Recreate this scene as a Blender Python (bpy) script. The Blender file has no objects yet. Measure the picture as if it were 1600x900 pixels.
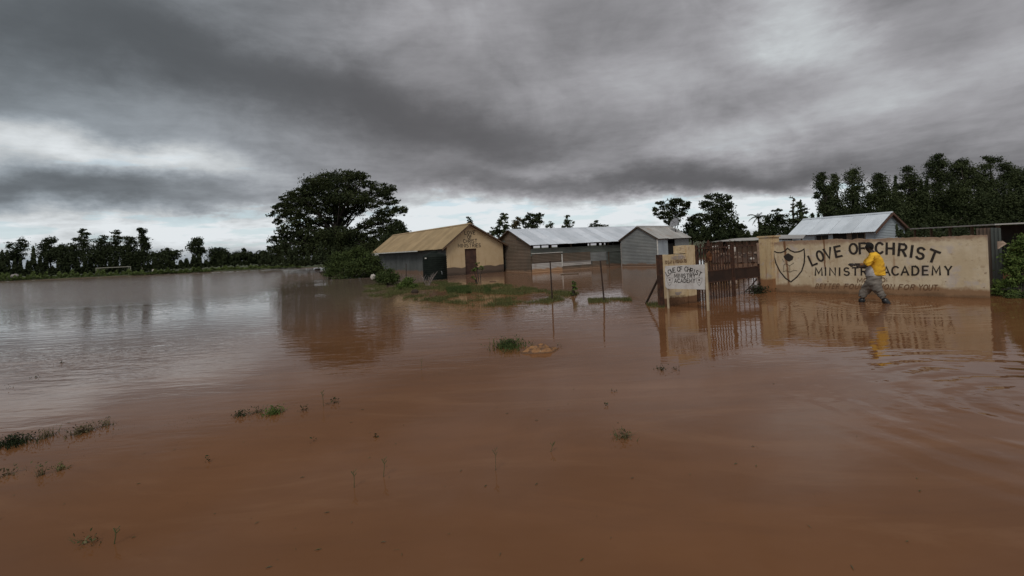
import bpy, bmesh, math, random
import numpy as np
from mathutils import Vector, Matrix
random.seed(7); RNG = np.random.default_rng(11)
R = math.radians
SC = bpy.context.scene
COL = SC.collection

# ------------------------------------------------------------------ camera
F = 755.0; ROLL = R(2.7); CAMH = 1.8; CX, CY = 800.0, 389.0
CR, SR = math.cos(ROLL), math.sin(ROLL)
cam_d = bpy.data.cameras.new('camera'); cam = bpy.data.objects.new('camera', cam_d); COL.objects.link(cam)
cam_d.sensor_width = 36; cam_d.lens = F / 1600 * 36; cam_d.shift_y = -(450 - CY) / 1600
cam_d.clip_start = .05; cam_d.clip_end = 6000
M = Matrix.Identity(4)
M.col[0] = (CR, 0, -SR, 0); M.col[1] = (SR, 0, CR, 0); M.col[2] = (0, -1, 0, 0); M.col[3] = (0, 0, CAMH, 1)
cam.matrix_world = M
SC.camera = cam
CAM = Vector((0, 0, CAMH))
def ray(px, py):
    u = (px - CX) / F; v = (CY - py) / F
    return Vector((u * CR + v * SR, 1.0, -u * SR + v * CR))
def ground(px, py, z=0.0):
    d = ray(px, py); return CAM + d * ((z - CAMH) / d.z)
def atdepth(px, py, Y):
    return CAM + ray(px, py) * Y

# ------------------------------------------------------------------ view and light
SC.view_settings.view_transform = 'Standard'; SC.view_settings.look = 'None'
SC.view_settings.exposure = 0; SC.view_settings.gamma = 1; SC.view_settings.use_curve_mapping = False
try:
    SC.cycles.use_denoising = True; SC.cycles.max_bounces = 6
except Exception: pass
SUN_EL, SUN_AZ = R(48), R(200)      # azimuth clockwise from +Y: behind the camera, a little left
sl = bpy.data.lights.new('sun', 'SUN'); sl.energy = 1.3; sl.angle = R(20); sl.color = (1, .95, .88)
so = bpy.data.objects.new('sun', sl); COL.objects.link(so)
sd = Vector((math.sin(SUN_AZ) * math.cos(SUN_EL), math.cos(SUN_AZ) * math.cos(SUN_EL), math.sin(SUN_EL)))
so.rotation_euler = (-sd).to_track_quat('-Z', 'Y').to_euler()

class NT:
    def __init__(s, tree): s.t = tree; s.n = tree.nodes; s.l = tree.links
    def new(s, typ, **kw):
        n = s.n.new(typ)
        for k, v in kw.items(): setattr(n, k, v)
        return n
    def put(s, sock, v):
        if isinstance(v, bpy.types.NodeSocket): s.l.new(v, sock)
        elif v is not None: sock.default_value = v
    def math(s, op, a, b=None, c=None, clamp=False):
        n = s.new('ShaderNodeMath', operation=op); n.use_clamp = clamp
        s.put(n.inputs[0], a); s.put(n.inputs[1], b)
        if c is not None: s.put(n.inputs[2], c)
        return n.outputs[0]
    def vm(s, op, a, b=None, scale=None):
        n = s.new('ShaderNodeVectorMath', operation=op)
        s.put(n.inputs[0], a)
        if b is not None: s.put(n.inputs[1], b)
        if scale is not None: s.put(n.inputs['Scale'], scale)
        return n.outputs['Value'] if op in ('DOT_PRODUCT', 'LENGTH') else n.outputs['Vector']
    def noise(s, vec, scale, detail=4, rough=.55, color=False, dist=0):
        n = s.new('ShaderNodeTexNoise'); s.put(n.inputs['Vector'], vec)
        n.inputs['Scale'].default_value = scale; n.inputs['Detail'].default_value = detail
        n.inputs['Roughness'].default_value = rough; n.inputs['Distortion'].default_value = dist
        return n.outputs['Color' if color else 'Fac']
    def rng(s, v, a, b, c=0., d=1., smooth=True):
        n = s.new('ShaderNodeMapRange'); n.interpolation_type = 'SMOOTHSTEP' if smooth else 'LINEAR'
        s.put(n.inputs['Value'], v)
        for k, x in zip(('From Min', 'From Max', 'To Min', 'To Max'), (a, b, c, d)): s.put(n.inputs[k], x)
        return n.outputs['Result']
    def mix(s, f, a, b, mode='MIX'):
        n = s.new('ShaderNodeMix', data_type='RGBA'); n.blend_type = mode; n.clamp_factor = True
        s.put(n.inputs[0], f)
        s.put(n.inputs[6], (*a, 1) if isinstance(a, tuple) and len(a) == 3 else a)
        s.put(n.inputs[7], (*b, 1) if isinstance(b, tuple) and len(b) == 3 else b)
        return n.outputs[2]
    def map(s, vec, scale=(1, 1, 1), loc=(0, 0, 0), rot=(0, 0, 0)):
        n = s.new('ShaderNodeMapping'); s.put(n.inputs[0], vec)
        n.inputs['Scale'].default_value = scale; n.inputs['Location'].default_value = loc; n.inputs['Rotation'].default_value = rot
        return n.outputs[0]
    def sep(s, vec):
        n = s.new('ShaderNodeSeparateXYZ'); s.put(n.inputs[0], vec); return n.outputs
    def comb(s, x, y, z):
        n = s.new('ShaderNodeCombineXYZ'); s.put(n.inputs[0], x); s.put(n.inputs[1], y); s.put(n.inputs[2], z); return n.outputs[0]

# ------------------------------------------------------------------ world: storm sky (cloud field by direction over the Nishita sky)
W = bpy.data.worlds.new('World'); SC.world = W; W.use_nodes = True
W.node_tree.nodes.clear(); w = NT(W.node_tree)
tc = w.new('ShaderNodeTexCoord').outputs['Generated']
d0 = w.vm('NORMALIZE', tc)
dx, dy, dz = w.sep(d0)[:3]
den = w.math('ADD', w.math('MAXIMUM', dz, 0.0), .14)
pl = w.comb(w.math('DIVIDE', dx, den), w.math('DIVIDE', dy, den), 0.0)     # flat cloud deck
warp = w.vm('SUBTRACT', w.noise(w.map(d0, (1, 1, 1.8)), 4.5, 7, .62, color=True), (.5, .5, .5))
d1 = w.vm('ADD', d0, w.vm('SCALE', w.vm('MULTIPLY', warp, (1, 1, .55)), scale=.20))
L = 0.27
def blob(px, py, rx, ry, amp, rot=0.0):
    global L
    c = ray(px, py).normalized()
    a = (ray(px + 1, py) - ray(px, py)); a -= c * a.dot(c); a.normalize()
    b = c.cross(a) * -1; b = b if b.z > 0 else -b
    cr, sr = math.cos(R(rot)), math.sin(R(rot))
    a2 = a * cr + b * sr; b2 = b * cr - a * sr
    cosd = c.dot(Vector((0, 1, 0)))
    ka = 1 / (rx / F * cosd); kb = 1 / (ry / F * cosd)
    u = w.math('SUBTRACT', w.vm('DOT_PRODUCT', d1, tuple(a2 * ka)), 0.0)
    v = w.vm('DOT_PRODUCT', d1, tuple(b2 * kb))
    r2 = w.math('ADD', w.math('MULTIPLY', u, u), w.math('MULTIPLY', v, v))
    e = w.math('EXPONENT', w.math('MULTIPLY', r2, -.7))
    m = w.rng(w.vm('DOT_PRODUCT', d1, tuple(c)), 0.0, .35)
    L = w.math('ADD', L, w.math('MULTIPLY', w.math('MULTIPLY', e, m), amp))
#      px   py   rx   ry   amp  rot
BL = [(60, 225, 150, 36, .26, -4), (240, 255, 150, 24, .26, -10), (400, 280, 130, 24, .12, -10), (40, 160, 120, 40, .03, 0),
      (90, 296, 220, 22, -.15, 2), (380, 318, 150, 12, -.09, 0), (240, 368, 420, 28, .44, 0), (480, 345, 220, 22, .18, 0),
      (700, 338, 130, 26, .55, 0), (900, 335, 150, 22, .60, 2), (1010, 322, 70, 14, .40, 2), (1190, 334, 120, 22, .9, 4), (1290, 325, 60, 18, .30, 0),
      (300, 75, 240, 50, -.09, -20), (540, 160, 280, 50, -.11, -22), (830, 225, 240, 34, -.105, -12), (700, 280, 190, 18, -.06, 0), (880, 190, 90, 30, -.04, 0), (1140, 288, 230, 20, -.14, 0),
      (1240, 40, 90, 45, .22, -30), (1300, 95, 70, 34, .07, -20), (1060, 115, 150, 44, .09, 10), (1340, 165, 190, 26, .11, 18), (1000, 236, 150, 18, .09, 5), (850, 262, 90, 11, .10, 0), (1150, 215, 140, 20, .05, 0),
      (30, 60, 190, 80, -.11, 0), (1450, 272, 230, 26, -.06, 0), (640, 30, 130, 36, .06, 0), (920, 40, 110, 40, -.05, 0), (1480, 60, 90, 50, -.04, 0), (1570, 70, 80, 60, .05, 0), (150, 190, 90, 14, -.07, -15), (470, 235, 90, 14, .05, -15)]
for b_ in BL: blob(*b_)
n1 = w.noise(pl, 1.15, 7, .56, dist=.3); n2 = w.noise(pl, 4.2, 6, .6)
cell = w.math('ADD', w.math('MULTIPLY', w.math('SUBTRACT', n1, .5), .26), w.math('MULTIPLY', w.math('SUBTRACT', n2, .5), .14))
n3 = w.noise(w.map(d0, (3, 3, 4.2)), 1.7, 9, .56, dist=.5)
n4 = w.noise(w.map(d0, (3, 3, 14), loc=(4, 1, 2)), 6.0, 7, .6, dist=.3)
cell = w.math('ADD', cell, w.math('ADD', w.math('MULTIPLY', w.math('SUBTRACT', n3, .5), 1.2), w.math('MULTIPLY', w.math('SUBTRACT', n4, .5), w.rng(dz, .02, .25, .9, .30))))
L = w.math('MULTIPLY', L, w.math('ADD', 1.0, w.math('MULTIPLY', cell, 1.0)))
# sky behind the camera, out of view, brightened to light the walls facing it
L = w.math('MULTIPLY', L, w.rng(dy, -.5, .35, 1.9, 1.0))
L = w.math('SMOOTH_MAX', L, .10, .14)
L = w.math('MINIMUM', L, .80)
tint = w.mix(w.rng(dx, -.75, -.1), (.87, .98, 1.08), (.985, .975, 1.03))
tint = w.mix(w.rng(L, .3, .6), tint, (.95, 1.0, 1.03))
cl = w.vm('SCALE', tint, scale=L)
ns = w.new('ShaderNodeTexSky', sky_type='NISHITA'); ns.sun_disc = False; ns.sun_elevation = SUN_EL; ns.sun_rotation = SUN_AZ
cl10 = w.vm('SCALE', cl, scale=10.0)
brk = w.math('MULTIPLY', w.rng(w.noise(w.map(d0, (3, 3, 16), loc=(1, 2, 3)), 3.4, 5, .55), .50, .60), w.math('MULTIPLY', w.rng(L, .40, .62), w.rng(dz, .14, .2, 1, 0)))
skyc = w.mix(w.math('MULTIPLY', brk, .55), cl10, w.mix(.5, ns.outputs[0], (5.6, 7.6, 8.6)))
bg = w.new('ShaderNodeBackground'); bg.inputs['Strength'].default_value = .1; w.put(bg.inputs['Color'], skyc)
w.l.new(bg.outputs[0], w.new('ShaderNodeOutputWorld').inputs[0])

# ------------------------------------------------------------------ helpers
MATS = {}
def shader(name):
    m = bpy.data.materials.new(name); m.use_nodes = True; t = NT(m.node_tree)
    p = m.node_tree.nodes['Principled BSDF']; MATS[name] = m
    return m, t, p
def objco(t): return t.new('ShaderNodeTexCoord').outputs['Object']
def wpos(t): return t.new('ShaderNodeNewGeometry').outputs['Position']
def simple(name, c1, c2=None, scale=6, rough=.8, metal=0, bump=.0, bscale=40, detail=5, lo=.35, hi=.65, spec=.3):
    m, t, p = shader(name)
    co = wpos(t)
    c2 = c2 or tuple(x * .7 for x in c1)
    t.put(p.inputs['Base Color'], t.mix(t.rng(t.noise(co, scale, detail), lo, hi), c1, c2))
    p.inputs['Roughness'].default_value = rough; p.inputs['Metallic'].default_value = metal
    p.inputs['Specular IOR Level'].default_value = spec
    if bump:
        b = t.new('ShaderNodeBump'); b.inputs['Strength'].default_value = bump; b.inputs['Distance'].default_value = .01
        t.put(b.inputs['Height'], t.noise(co, bscale, 4)); t.put(p.inputs['Normal'], b.outputs[0])
    return m

def link(name, me, mat, parent=None):
    o = bpy.data.objects.new(name, me); COL.objects.link(o)
    if mat is not None and not me.materials: me.materials.append(mat)
    if parent is not None: o.parent = parent
    return o
def tag(o, label=None, cat=None, group=None, kind=None):
    for k, v in (('label', label), ('category', cat), ('group', group), ('kind', kind)):
        if v: o[k] = v
    return o
def thing(name, loc=(0, 0, 0), rz=0.0, **kw):
    o = bpy.data.objects.new(name, None); COL.objects.link(o); o.location = loc; o.rotation_euler = (0, 0, rz)
    o.empty_display_size = .2
    return tag(o, **kw)
class MB:
    def __init__(s): s.v = []; s.f = []
    def add(s, vs, fs):
        k = len(s.v); s.v += [tuple(x) for x in vs]; s.f += [tuple(i + k for i in q) for q in fs]; return s
    def box(s, c, sz, rz=0.0, m=None):
        hx, hy, hz = sz[0] / 2, sz[1] / 2, sz[2] / 2
        vs = [Vector((x, y, z)) for z in (-hz, hz) for x, y in ((-hx, -hy), (hx, -hy), (hx, hy), (-hx, hy))]
        if m is None: m = Matrix.Rotation(rz, 3, 'Z')
        vs = [m @ v + Vector(c) for v in vs]
        return s.add(vs, [(3, 2, 1, 0), (4, 5, 6, 7), (0, 1, 5, 4), (1, 2, 6, 5), (2, 3, 7, 6), (3, 0, 4, 7)])
    def bar(s, a, b, wd, th=None):
        a, b = Vector(a), Vector(b); z = (b - a); ln = z.length; z.normalize()
        x = z.cross(Vector((0, 1, 0))) if abs(z.y) < .9 else z.cross(Vector((1, 0, 0)))
        x.normalize(); y = z.cross(x)
        return s.box((a + b) / 2, (wd, th or wd, ln), m=Matrix((x, y, z)).transposed())
    def tube(s, pts, rs, n=8, cap=True):
        pts = [Vector(p) for p in pts]; k = len(s.v); prev = None
        for i, p in enumerate(pts):
            dr = (pts[min(i + 1, len(pts) - 1)] - pts[max(i - 1, 0)]).normalized()
            x = prev if prev is not None else (dr.orthogonal())
            x = (x - dr * x.dot(dr)).normalized(); prev = x; y = dr.cross(x)
            r = rs[i] if hasattr(rs, '__len__') else rs
            for j in range(n):
                a = 2 * math.pi * j / n; s.v.append(tuple(p + x * math.cos(a) * r + y * math.sin(a) * r))
        for i in range(len(pts) - 1):
            for j in range(n):
                a = k + i * n + j; b = k + i * n + (j + 1) % n; s.f.append((a, b, b + n, a + n))
        if cap:
            s.f.append(tuple(k + j for j in reversed(range(n)))); s.f.append(tuple(k + (len(pts) - 1) * n + j for j in range(n)))
        return s
    def prism(s, poly, ext, both=True):          # poly: 3-D points, ext: extrusion vector
        n = len(poly); e = Vector(ext); vs = [Vector(p) for p in poly] + [Vector(p) + e for p in poly]
        fs = [tuple(range(n)), tuple(range(2 * n - 1, n - 1, -1))] + [(i, i + n, (i + 1) % n + n, (i + 1) % n) for i in range(n)]
        return s.add(vs, fs)
    def mesh(s, name):
        me = bpy.data.meshes.new(name); me.from_pydata(s.v, [], s.f); me.update(); return me
    def build(s, name, mat, parent=None, smooth=False):
        me = s.mesh(name)
        if smooth:
            for p in me.polygons: p.use_smooth = True
        return link(name, me, mat, parent)

def clip(poly, x0, x1, y0, y1):
    def cut(P, inside, inter):
        out = []
        for i in range(len(P)):
            a, b = P[i - 1], P[i]
            if inside(b):
                if not inside(a): out.append(inter(a, b))
                out.append(b)
            elif inside(a): out.append(inter(a, b))
        return out
    def ix(k, v): return lambda a, b: tuple(a[j] + (b[j] - a[j]) * (v - a[k]) / (b[k] - a[k]) for j in (0, 1))
    P = list(poly)
    for k, v, sg in ((0, x0, 1), (0, x1, -1), (1, y0, 1), (1, y1, -1)):
        if not P: return P
        P = cut(P, lambda p: (p[k] - v) * sg >= -1e-9, ix(k, v))
    return P
def span(P, k, v):          # extent of convex polygon P across the other axis at coordinate v of axis k
    xs = []
    for i in range(len(P)):
        a, b = P[i - 1], P[i]
        lo, hi = min(a[k], b[k]), max(a[k], b[k])
        if lo - 1e-7 <= v <= hi + 1e-7:
            if hi - lo < 1e-7: xs += [a[1 - k], b[1 - k]]
            else:
                t = (v - a[k]) / (b[k] - a[k]); xs.append(a[1 - k] + (b[1 - k] - a[1 - k]) * min(max(t, 0), 1))
    return (min(xs), max(xs)) if xs else None
def corr_sheet(P, fr, axis, pitch=.1, amp=.012, off=0.0):
    """corrugated sheet inside convex polygon P (u, v); ribs repeat along `axis`; fr(u, v, w) -> 3-D point"""
    lo = min(p[axis] for p in P); hi = max(p[axis] for p in P)
    cs = [lo]; k = math.floor(lo / (pitch / 2)) + 1
    while k * pitch / 2 < hi - 1e-6: 
        if k * pitch / 2 - lo > 1e-5: cs.append(k * pitch / 2)
        k += 1
    cs += sorted(p[axis] for p in P if lo + 1e-5 < p[axis] < hi - 1e-5); cs.append(hi); cs = sorted(set(round(c, 6) for c in cs))
    b = MB(); row = []
    for c in cs:
        c2 = min(max(c, lo + 1e-6), hi - 1e-6); sp = span(P, axis, c2)
        if sp is None: continue
        h = amp * math.cos(2 * math.pi * c / pitch) + off
        pts = [(c, sp[0]), (c, sp[1])] if axis == 0 else [(sp[0], c), (sp[1], c)]
        row.append([fr(p[0], p[1], h) for p in pts])
    for a, c in zip(row, row[1:]): b.add([a[0], a[1], c[1], c[0]], [(0, 1, 2, 3)])
    for i in range(1):
        pass
    return b
def sheeting(P, fr, axis, cell, name, mat, parent, pitch=.1, amp=.012, jit=.006, rows=None):
    """cut polygon P into separate overlapping sheets"""
    us = [p[0] for p in P]; vs = [p[1] for p in P]
    u0, u1, v0, v1 = min(us), max(us), min(vs), max(vs)
    nu = max(1, round((u1 - u0) / cell[0])); nv = max(1, round((v1 - v0) / cell[1]))
    out = []
    for i in range(nu):
        for j in range(nv):
            lap = .04
            q = clip(P, u0 + (u1 - u0) * i / nu, u0 + (u1 - u0) * (i + 1) / nu + lap, v0 + (v1 - v0) * j / nv, v0 + (v1 - v0) * (j + 1) / nv + lap)
            if len(q) < 3: continue
            mm = random.choice(mat) if isinstance(mat, (list, tuple)) else mat
            b = corr_sheet(q, fr, axis, pitch, amp, .004 + ((i + j) % 2) * .012 + random.uniform(0, jit))
            if b.f: out.append(b.build(name, mm, parent))
    return out

def numesh(name, v, f, mat, parent=None, smooth=False):
    v = np.asarray(v, np.float32); f = np.asarray(f, np.int32); me = bpy.data.meshes.new(name)
    me.vertices.add(len(v)); me.vertices.foreach_set('co', v.ravel())
    k = f.shape[1]; me.loops.add(f.size); me.loops.foreach_set('vertex_index', f.ravel())
    me.polygons.add(len(f)); me.polygons.foreach_set('loop_start', np.arange(0, f.size, k, dtype=np.int32))
    try: me.polygons.foreach_set('loop_total', np.full(len(f), k, np.int32))
    except Exception: pass
    me.update(calc_edges=True); me.validate()
    if smooth: me.polygons.foreach_set('use_smooth', np.ones(len(f), bool))
    return link(name, me, mat, parent)
def leaves(c, size, droop=0.0, ratio=.45):
    """rhombic leaf quads at centres c (N,3)"""
    n = len(c); a = RNG.normal(size=(n, 3)); a[:, 2] *= (1 - droop * .3); a[:, 2] -= droop
    a /= np.linalg.norm(a, axis=1)[:, None] + 1e-9
    b = np.cross(a, RNG.normal(size=(n, 3))); b /= np.linalg.norm(b, axis=1)[:, None] + 1e-9
    s = size * RNG.uniform(.6, 1.4, n)[:, None]
    v = np.stack([c - a * s, c + b * s * ratio, c + a * s, c - b * s * ratio], 1).reshape(-1, 3)
    return v, np.arange(4 * n).reshape(n, 4)

# ------------------------------------------------------------------ materials
def leafmat(name, c1, c2, c3=None, scale=1.2):
    m, t, p = shader(name); co = wpos(t)
    k = t.mix(t.rng(t.noise(co, scale, 3), .38, .62), c1, c2)
    k = t.mix(t.math('MULTIPLY', t.rng(t.noise(co, 9, 2), .5, .75), .7), k, c3 or tuple(x * 1.5 for x in c2))
    t.put(p.inputs['Base Color'], k); p.inputs['Roughness'].default_value = .75; p.inputs['Specular IOR Level'].default_value = .12
    return m
LEAF_DARK = leafmat('leaf_dark', (.020, .028, .012), (.034, .044, .018))
LEAF_FIG = leafmat('leaf_fig', (.020, .028, .012), (.040, .050, .018), scale=.5)
LEAF_EUC = leafmat('leaf_eucalyptus', (.026, .036, .015), (.048, .060, .024), scale=.7)
LEAF_BUSH = leafmat('leaf_bush', (.038, .056, .018), (.062, .085, .026), (.10, .12, .036), scale=2)
LEAF_BRIGHT = leafmat('leaf_bright', (.055, .088, .022), (.095, .135, .034), (.17, .20, .06), scale=5)
LEAF_BROWN = leafmat('leaf_browning', (.075, .058, .03), (.055, .060, .028), (.14, .09, .045))
GRASS = leafmat('grass_blade', (.075, .082, .030), (.105, .108, .040), (.15, .14, .06), scale=1.5)
GRASS_DRY = leafmat('grass_dry', (.10, .08, .045), (.08, .085, .035), (.16, .12, .07), scale=2)
BARK = simple('bark', (.045, .036, .03), (.028, .022, .018), 5, .95, bump=.4)
BARK_PALE = simple('bark_pale', (.24, .21, .18), (.12, .10, .08), 3, .9, bump=.3)

def metal_sheet(name, c1, c2, rust=(.20, .09, .04), rlo=.62, rhi=.8, rough=.55, mud=None, met=.0):
    m, t, p = shader(name); co = wpos(t); z = t.sep(co)[2]
    k = t.mix(t.rng(t.noise(co, .9, 5), .35, .65), c1, c2)
    k = t.mix(t.rng(t.noise(t.map(co, (1, 1, .35)), 2.3, 6, .65), rlo, rhi), k, rust)
    inf = t.new('ShaderNodeObjectInfo').outputs['Random']
    k = t.mix(1.0, k, t.mix(inf, (.80, .80, .80), (1.0, 1.0, 1.0)), 'MULTIPLY')
    if mud:
        zz = t.math('ADD', z, t.math('MULTIPLY', t.math('SUBTRACT', t.noise(t.map(co, (1, 1, .3)), 1.6, 5, .6), .5), .4))
        k = t.mix(t.rng(zz, mud[1] - .06, mud[1] + .08, 1, 0), k, mud[0])
    t.put(p.inputs['Base Color'], k); p.inputs['Metallic'].default_value = met
    t.put(p.inputs['Roughness'], t.rng(t.noise(co, 3, 3), .3, .7, rough - .1, rough + .15))
    p.inputs['Specular IOR Level'].default_value = .35
    return m
MUDC = (.155, .10, .07)
ROOF_TAN = metal_sheet('roof_tan', (.38, .275, .155), (.31, .225, .125), (.24, .13, .065), .55, .85, .8)
ROOF_ZINC = metal_sheet('roof_zinc', (.66, .69, .74), (.56, .60, .65), (.28, .26, .26), .6, .9, .5)
ROOF_OLD = metal_sheet('roof_old', (.40, .39, .37), (.34, .33, .31), (.30, .20, .15), .52, .8, .6)
ROOF_BLUE = metal_sheet('roof_blue', (.70, .75, .80), (.60, .65, .70), (.38, .38, .40), .58, .85, .45)
WALL_GREY = metal_sheet('wall_grey', (.22, .23, .225), (.17, .18, .18), (.12, .10, .085), .6, .85, .6, (MUDC, .22))
WALL_SLATE = metal_sheet('wall_slate', (.105, .112, .110), (.085, .092, .09), (.08, .075, .065), .6, .9, .7, (MUDC, .30))
WALL_GREEN = metal_sheet('wall_green_grey', (.125, .14, .125), (.10, .11, .10), (.12, .09, .07), .6, .85, .6, (MUDC, .2))
WALL_BROWN = metal_sheet('wall_brown', (.16, .12, .09), (.125, .10, .075), (.19, .12, .08), .5, .8, .75, ((.20, .13, .085), .12))
WALL_PALE = metal_sheet('wall_pale', (.46, .43, .40), (.36, .34, .32), (.28, .19, .13), .55, .8, .6, ((.34, .20, .11), .22))
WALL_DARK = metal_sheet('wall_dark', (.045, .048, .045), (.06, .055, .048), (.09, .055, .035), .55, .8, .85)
WALL_BLUE = metal_sheet('wall_blue', (.38, .43, .46), (.32, .36, .40), (.22, .20, .19), .6, .85, .6)
WALL_RUST = metal_sheet('wall_rust', (.17, .12, .09), (.12, .085, .065), (.20, .12, .08), .45, .7, .75)
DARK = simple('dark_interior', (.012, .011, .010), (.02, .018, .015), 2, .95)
TIMBER = simple('timber', (.12, .085, .055), (.07, .05, .035), 7, .9, bump=.3)
FASCIA = simple('fascia_wood', (.15, .095, .06), (.09, .06, .045), 6, .85)
WHITE_P = simple('white_paint', (.62, .61, .58), (.48, .46, .42), 5, .6)
RUST_IRON = simple('rusty_iron', (.085, .038, .022), (.040, .022, .016), 9, .85, bump=.3)
RUST_BRIGHT = simple('rusty_iron_orange', (.17, .07, .028), (.09, .038, .02), 9, .85, bump=.3)
POST_IRON = simple('post_iron', (.05, .03, .022), (.03, .02, .016), 12, .8)
BLACK_PAINT = simple('black_paint', (.022, .017, .014), (.04, .03, .022), 18, .7, lo=.45, hi=.8)
FADED_BROWN = simple('faded_brown_paint', (.13, .065, .032), (.22, .13, .075), 22, .8, lo=.4, hi=.75)
FADED_LILAC = simple('faded_lilac_paint', (.30, .26, .27), (.38, .31, .25), 30, .8)
TANK = simple('tank_plastic', (.006, .009, .007), (.010, .014, .011), 3, .6, spec=.12)
MUD = simple('mud', (.20, .10, .05), (.13, .065, .035), 3, .9, bump=.5, bscale=25)
CONC = simple('grey_concrete', (.30, .28, .26), (.22, .20, .19), 4, .9)

def plaster(name, c1, c2, stain, z0, soft, drips=.5, rust_x=None, topdirt=None, patches=True, scallop=None):
    """painted plaster with its own stains; object coordinates: x along, z up from the waterline"""
    m, t, p = shader(name); co = objco(t); x, y, z = t.sep(co)[:3]
    k = t.mix(t.rng(t.noise(co, 1.8, 6, .6), .35, .68), c1, c2)
    if patches:
        k = t.mix(t.math('MULTIPLY', t.rng(t.noise(co, 5.5, 5, .65), .55, .74), .65), k, (.25, .155, .09))
        k = t.mix(t.math('MULTIPLY', t.rng(t.noise(t.map(co, loc=(7, 3, 1)), 3.1, 4, .6), .56, .70), .6), k, (.42, .37, .36))
        k = t.mix(t.math('MULTIPLY', t.rng(t.noise(t.map(co, loc=(2, 9, 4)), 9, 2, .5), .68, .74), .8), k, (.14, .075, .05))
    dr = t.noise(t.map(co, (7, 7, .45)), 1.0, 5, .6)
    k = t.mix(t.math('MULTIPLY', t.rng(dr, .56, .76), drips), k, (.27, .135, .065))
    if topdirt:
        zt = t.math('ADD', z, t.math('MULTIPLY', t.math('SUBTRACT', t.noise(co, 4.5, 5, .65), .5), .35))
        k = t.mix(t.rng(zt, topdirt - .10, topdirt + .05, 0, .75), k, (.21, .12, .08))
    for rx in (rust_x or []):
        cx_, wd, zz0, zz1, sl = rx
        dxx = t.math('ABSOLUTE', t.math('SUBTRACT', t.math('ADD', x, t.math('MULTIPLY', t.math('SUBTRACT', t.noise(co, 6, 3), .5), .05)), t.math('ADD', cx_, t.math('MULTIPLY', z, -sl))))
        f = t.math('MULTIPLY', t.rng(dxx, wd * .5, wd, .85, 0), t.math('MULTIPLY', t.rng(z, zz0 - .03, zz0 + .03), t.rng(z, zz1 - .05, zz1 + .1, 1, 0)))
        k = t.mix(f, k, (.15, .065, .028))
    zn = t.math('ADD', z, t.math('MULTIPLY', t.math('SUBTRACT', t.noise(co, 2.6, 6, .62), .5), soft * 2))
    if scallop:
        zn = t.math('SUBTRACT', zn, t.math('MULTIPLY', t.math('ABSOLUTE', t.math('SINE', t.math('ADD', t.math('MULTIPLY', x, scallop[0]), scallop[1]))), scallop[2]))
    k = t.mix(t.rng(zn, z0 - soft * .35, z0 + soft * .35, 1, 0), k, stain)
    k = t.mix(t.rng(zn, .0, z0 * .45, .75, 0), k, tuple(q * .5 for q in stain))
    t.put(p.inputs['Base Color'], k); p.inputs['Roughness'].default_value = .9; p.inputs['Specular IOR Level'].default_value = .15
    b = t.new('ShaderNodeBump'); b.inputs['Strength'].default_value = .5; b.inputs['Distance'].default_value = .012
    t.put(b.inputs['Height'], t.noise(co, 14, 6, .65)); t.put(p.inputs['Normal'], b.outputs[0])
    return m
P_WALL = plaster('sign_wall_plaster', (.56, .47, .34), (.47, .375, .25), (.25, .15, .085), .25, .17, .65,
                 rust_x=[(.56, .04, .10, 1.75, .06), (1.57, .03, .75, 1.7, .0)], topdirt=1.53)
P_PILLAR = plaster('pillar_plaster', (.50, .36, .20), (.55, .42, .25), (.27, .135, .065), .42, .12, .75)
P_NOTICE = plaster('notice_wall_plaster', (.58, .46, .30), (.50, .38, .22), (.17, .09, .05), .22, .07, .6)
P_CHURCH = plaster('church_plaster', (.54, .41, .255), (.50, .37, .22), (.125, .092, .072), .52, .05, .45, patches=False, scallop=(2.1, .75, .10))
P_MUDWALL = plaster('mud_brick', (.15, .10, .07), (.12, .08, .055), (.10, .055, .035), .4, .2, .4, patches=False)

# ------------------------------------------------------------------ ground and water
def shore(x):
    """distance of the far shore for a given x"""
    pts = [(-400, 85), (-130, 103), (-60, 97), (-30, 92), (-18, 88), (-8, 80), (0, 64), (12, 58), (22, 42), (30, 30), (45, 22), (400, 20)]
    for (a, ya), (b, yb) in zip(pts, pts[1:]):
        if x <= b: return ya + (yb - ya) * max(0, x - a) / (b - a)
    return 20
def terrain(x, y):
    s = y - shore(x)
    h = -.55 + .95 / (1 + math.exp(-s / 1.6)) + max(0, min(s, 200)) * .004
    h += .05 * math.sin(x * .35) * math.cos(y * .22) + .03 * math.sin(x * 1.3 + y * .9)
    dx_, dy_ = x - 14.6, y - 13.2      # bank at the right end of the sign wall
    h = max(h, -.55 + .95 * math.exp(-(dx_ * dx_ / 4.2 + dy_ * dy_ / 3.0)))
    return h
xs = np.unique(np.concatenate([np.linspace(-2500, -160, 14), np.linspace(-160, 70, 150), np.linspace(70, 2500, 16)]))
ys = np.unique(np.concatenate([np.linspace(-600, -20, 6), np.linspace(-20, 135, 160), np.linspace(135, 3000, 16)]))
gv = [(x, y, terrain(x, y)) for y in ys for x in xs]; nx = len(xs)
gf = [(j * nx + i, j * nx + i + 1, (j + 1) * nx + i + 1, (j + 1) * nx + i) for j in range(len(ys) - 1) for i in range(nx - 1)]
m, t, p = shader('ground_soil'); co = wpos(t)
k = t.mix(t.rng(t.noise(co, .35, 6, .6), .40, .60), (.035, .045, .016), (.06, .07, .024))
k = t.mix(t.rng(t.noise(t.map(co, loc=(5, 5, 0)), .22, 5), .62, .72), k, (.12, .08, .05))
k = t.mix(t.rng(t.sep(co)[2], .03, .10, 1, 0), k, (.10, .062, .035))
t.put(p.inputs['Base Color'], k); p.inputs['Roughness'].default_value = .95
g = numesh('ground', gv, gf, m, smooth=True); tag(g, 'flooded red earth ground rising to a low grassy bank', kind='structure')

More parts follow.
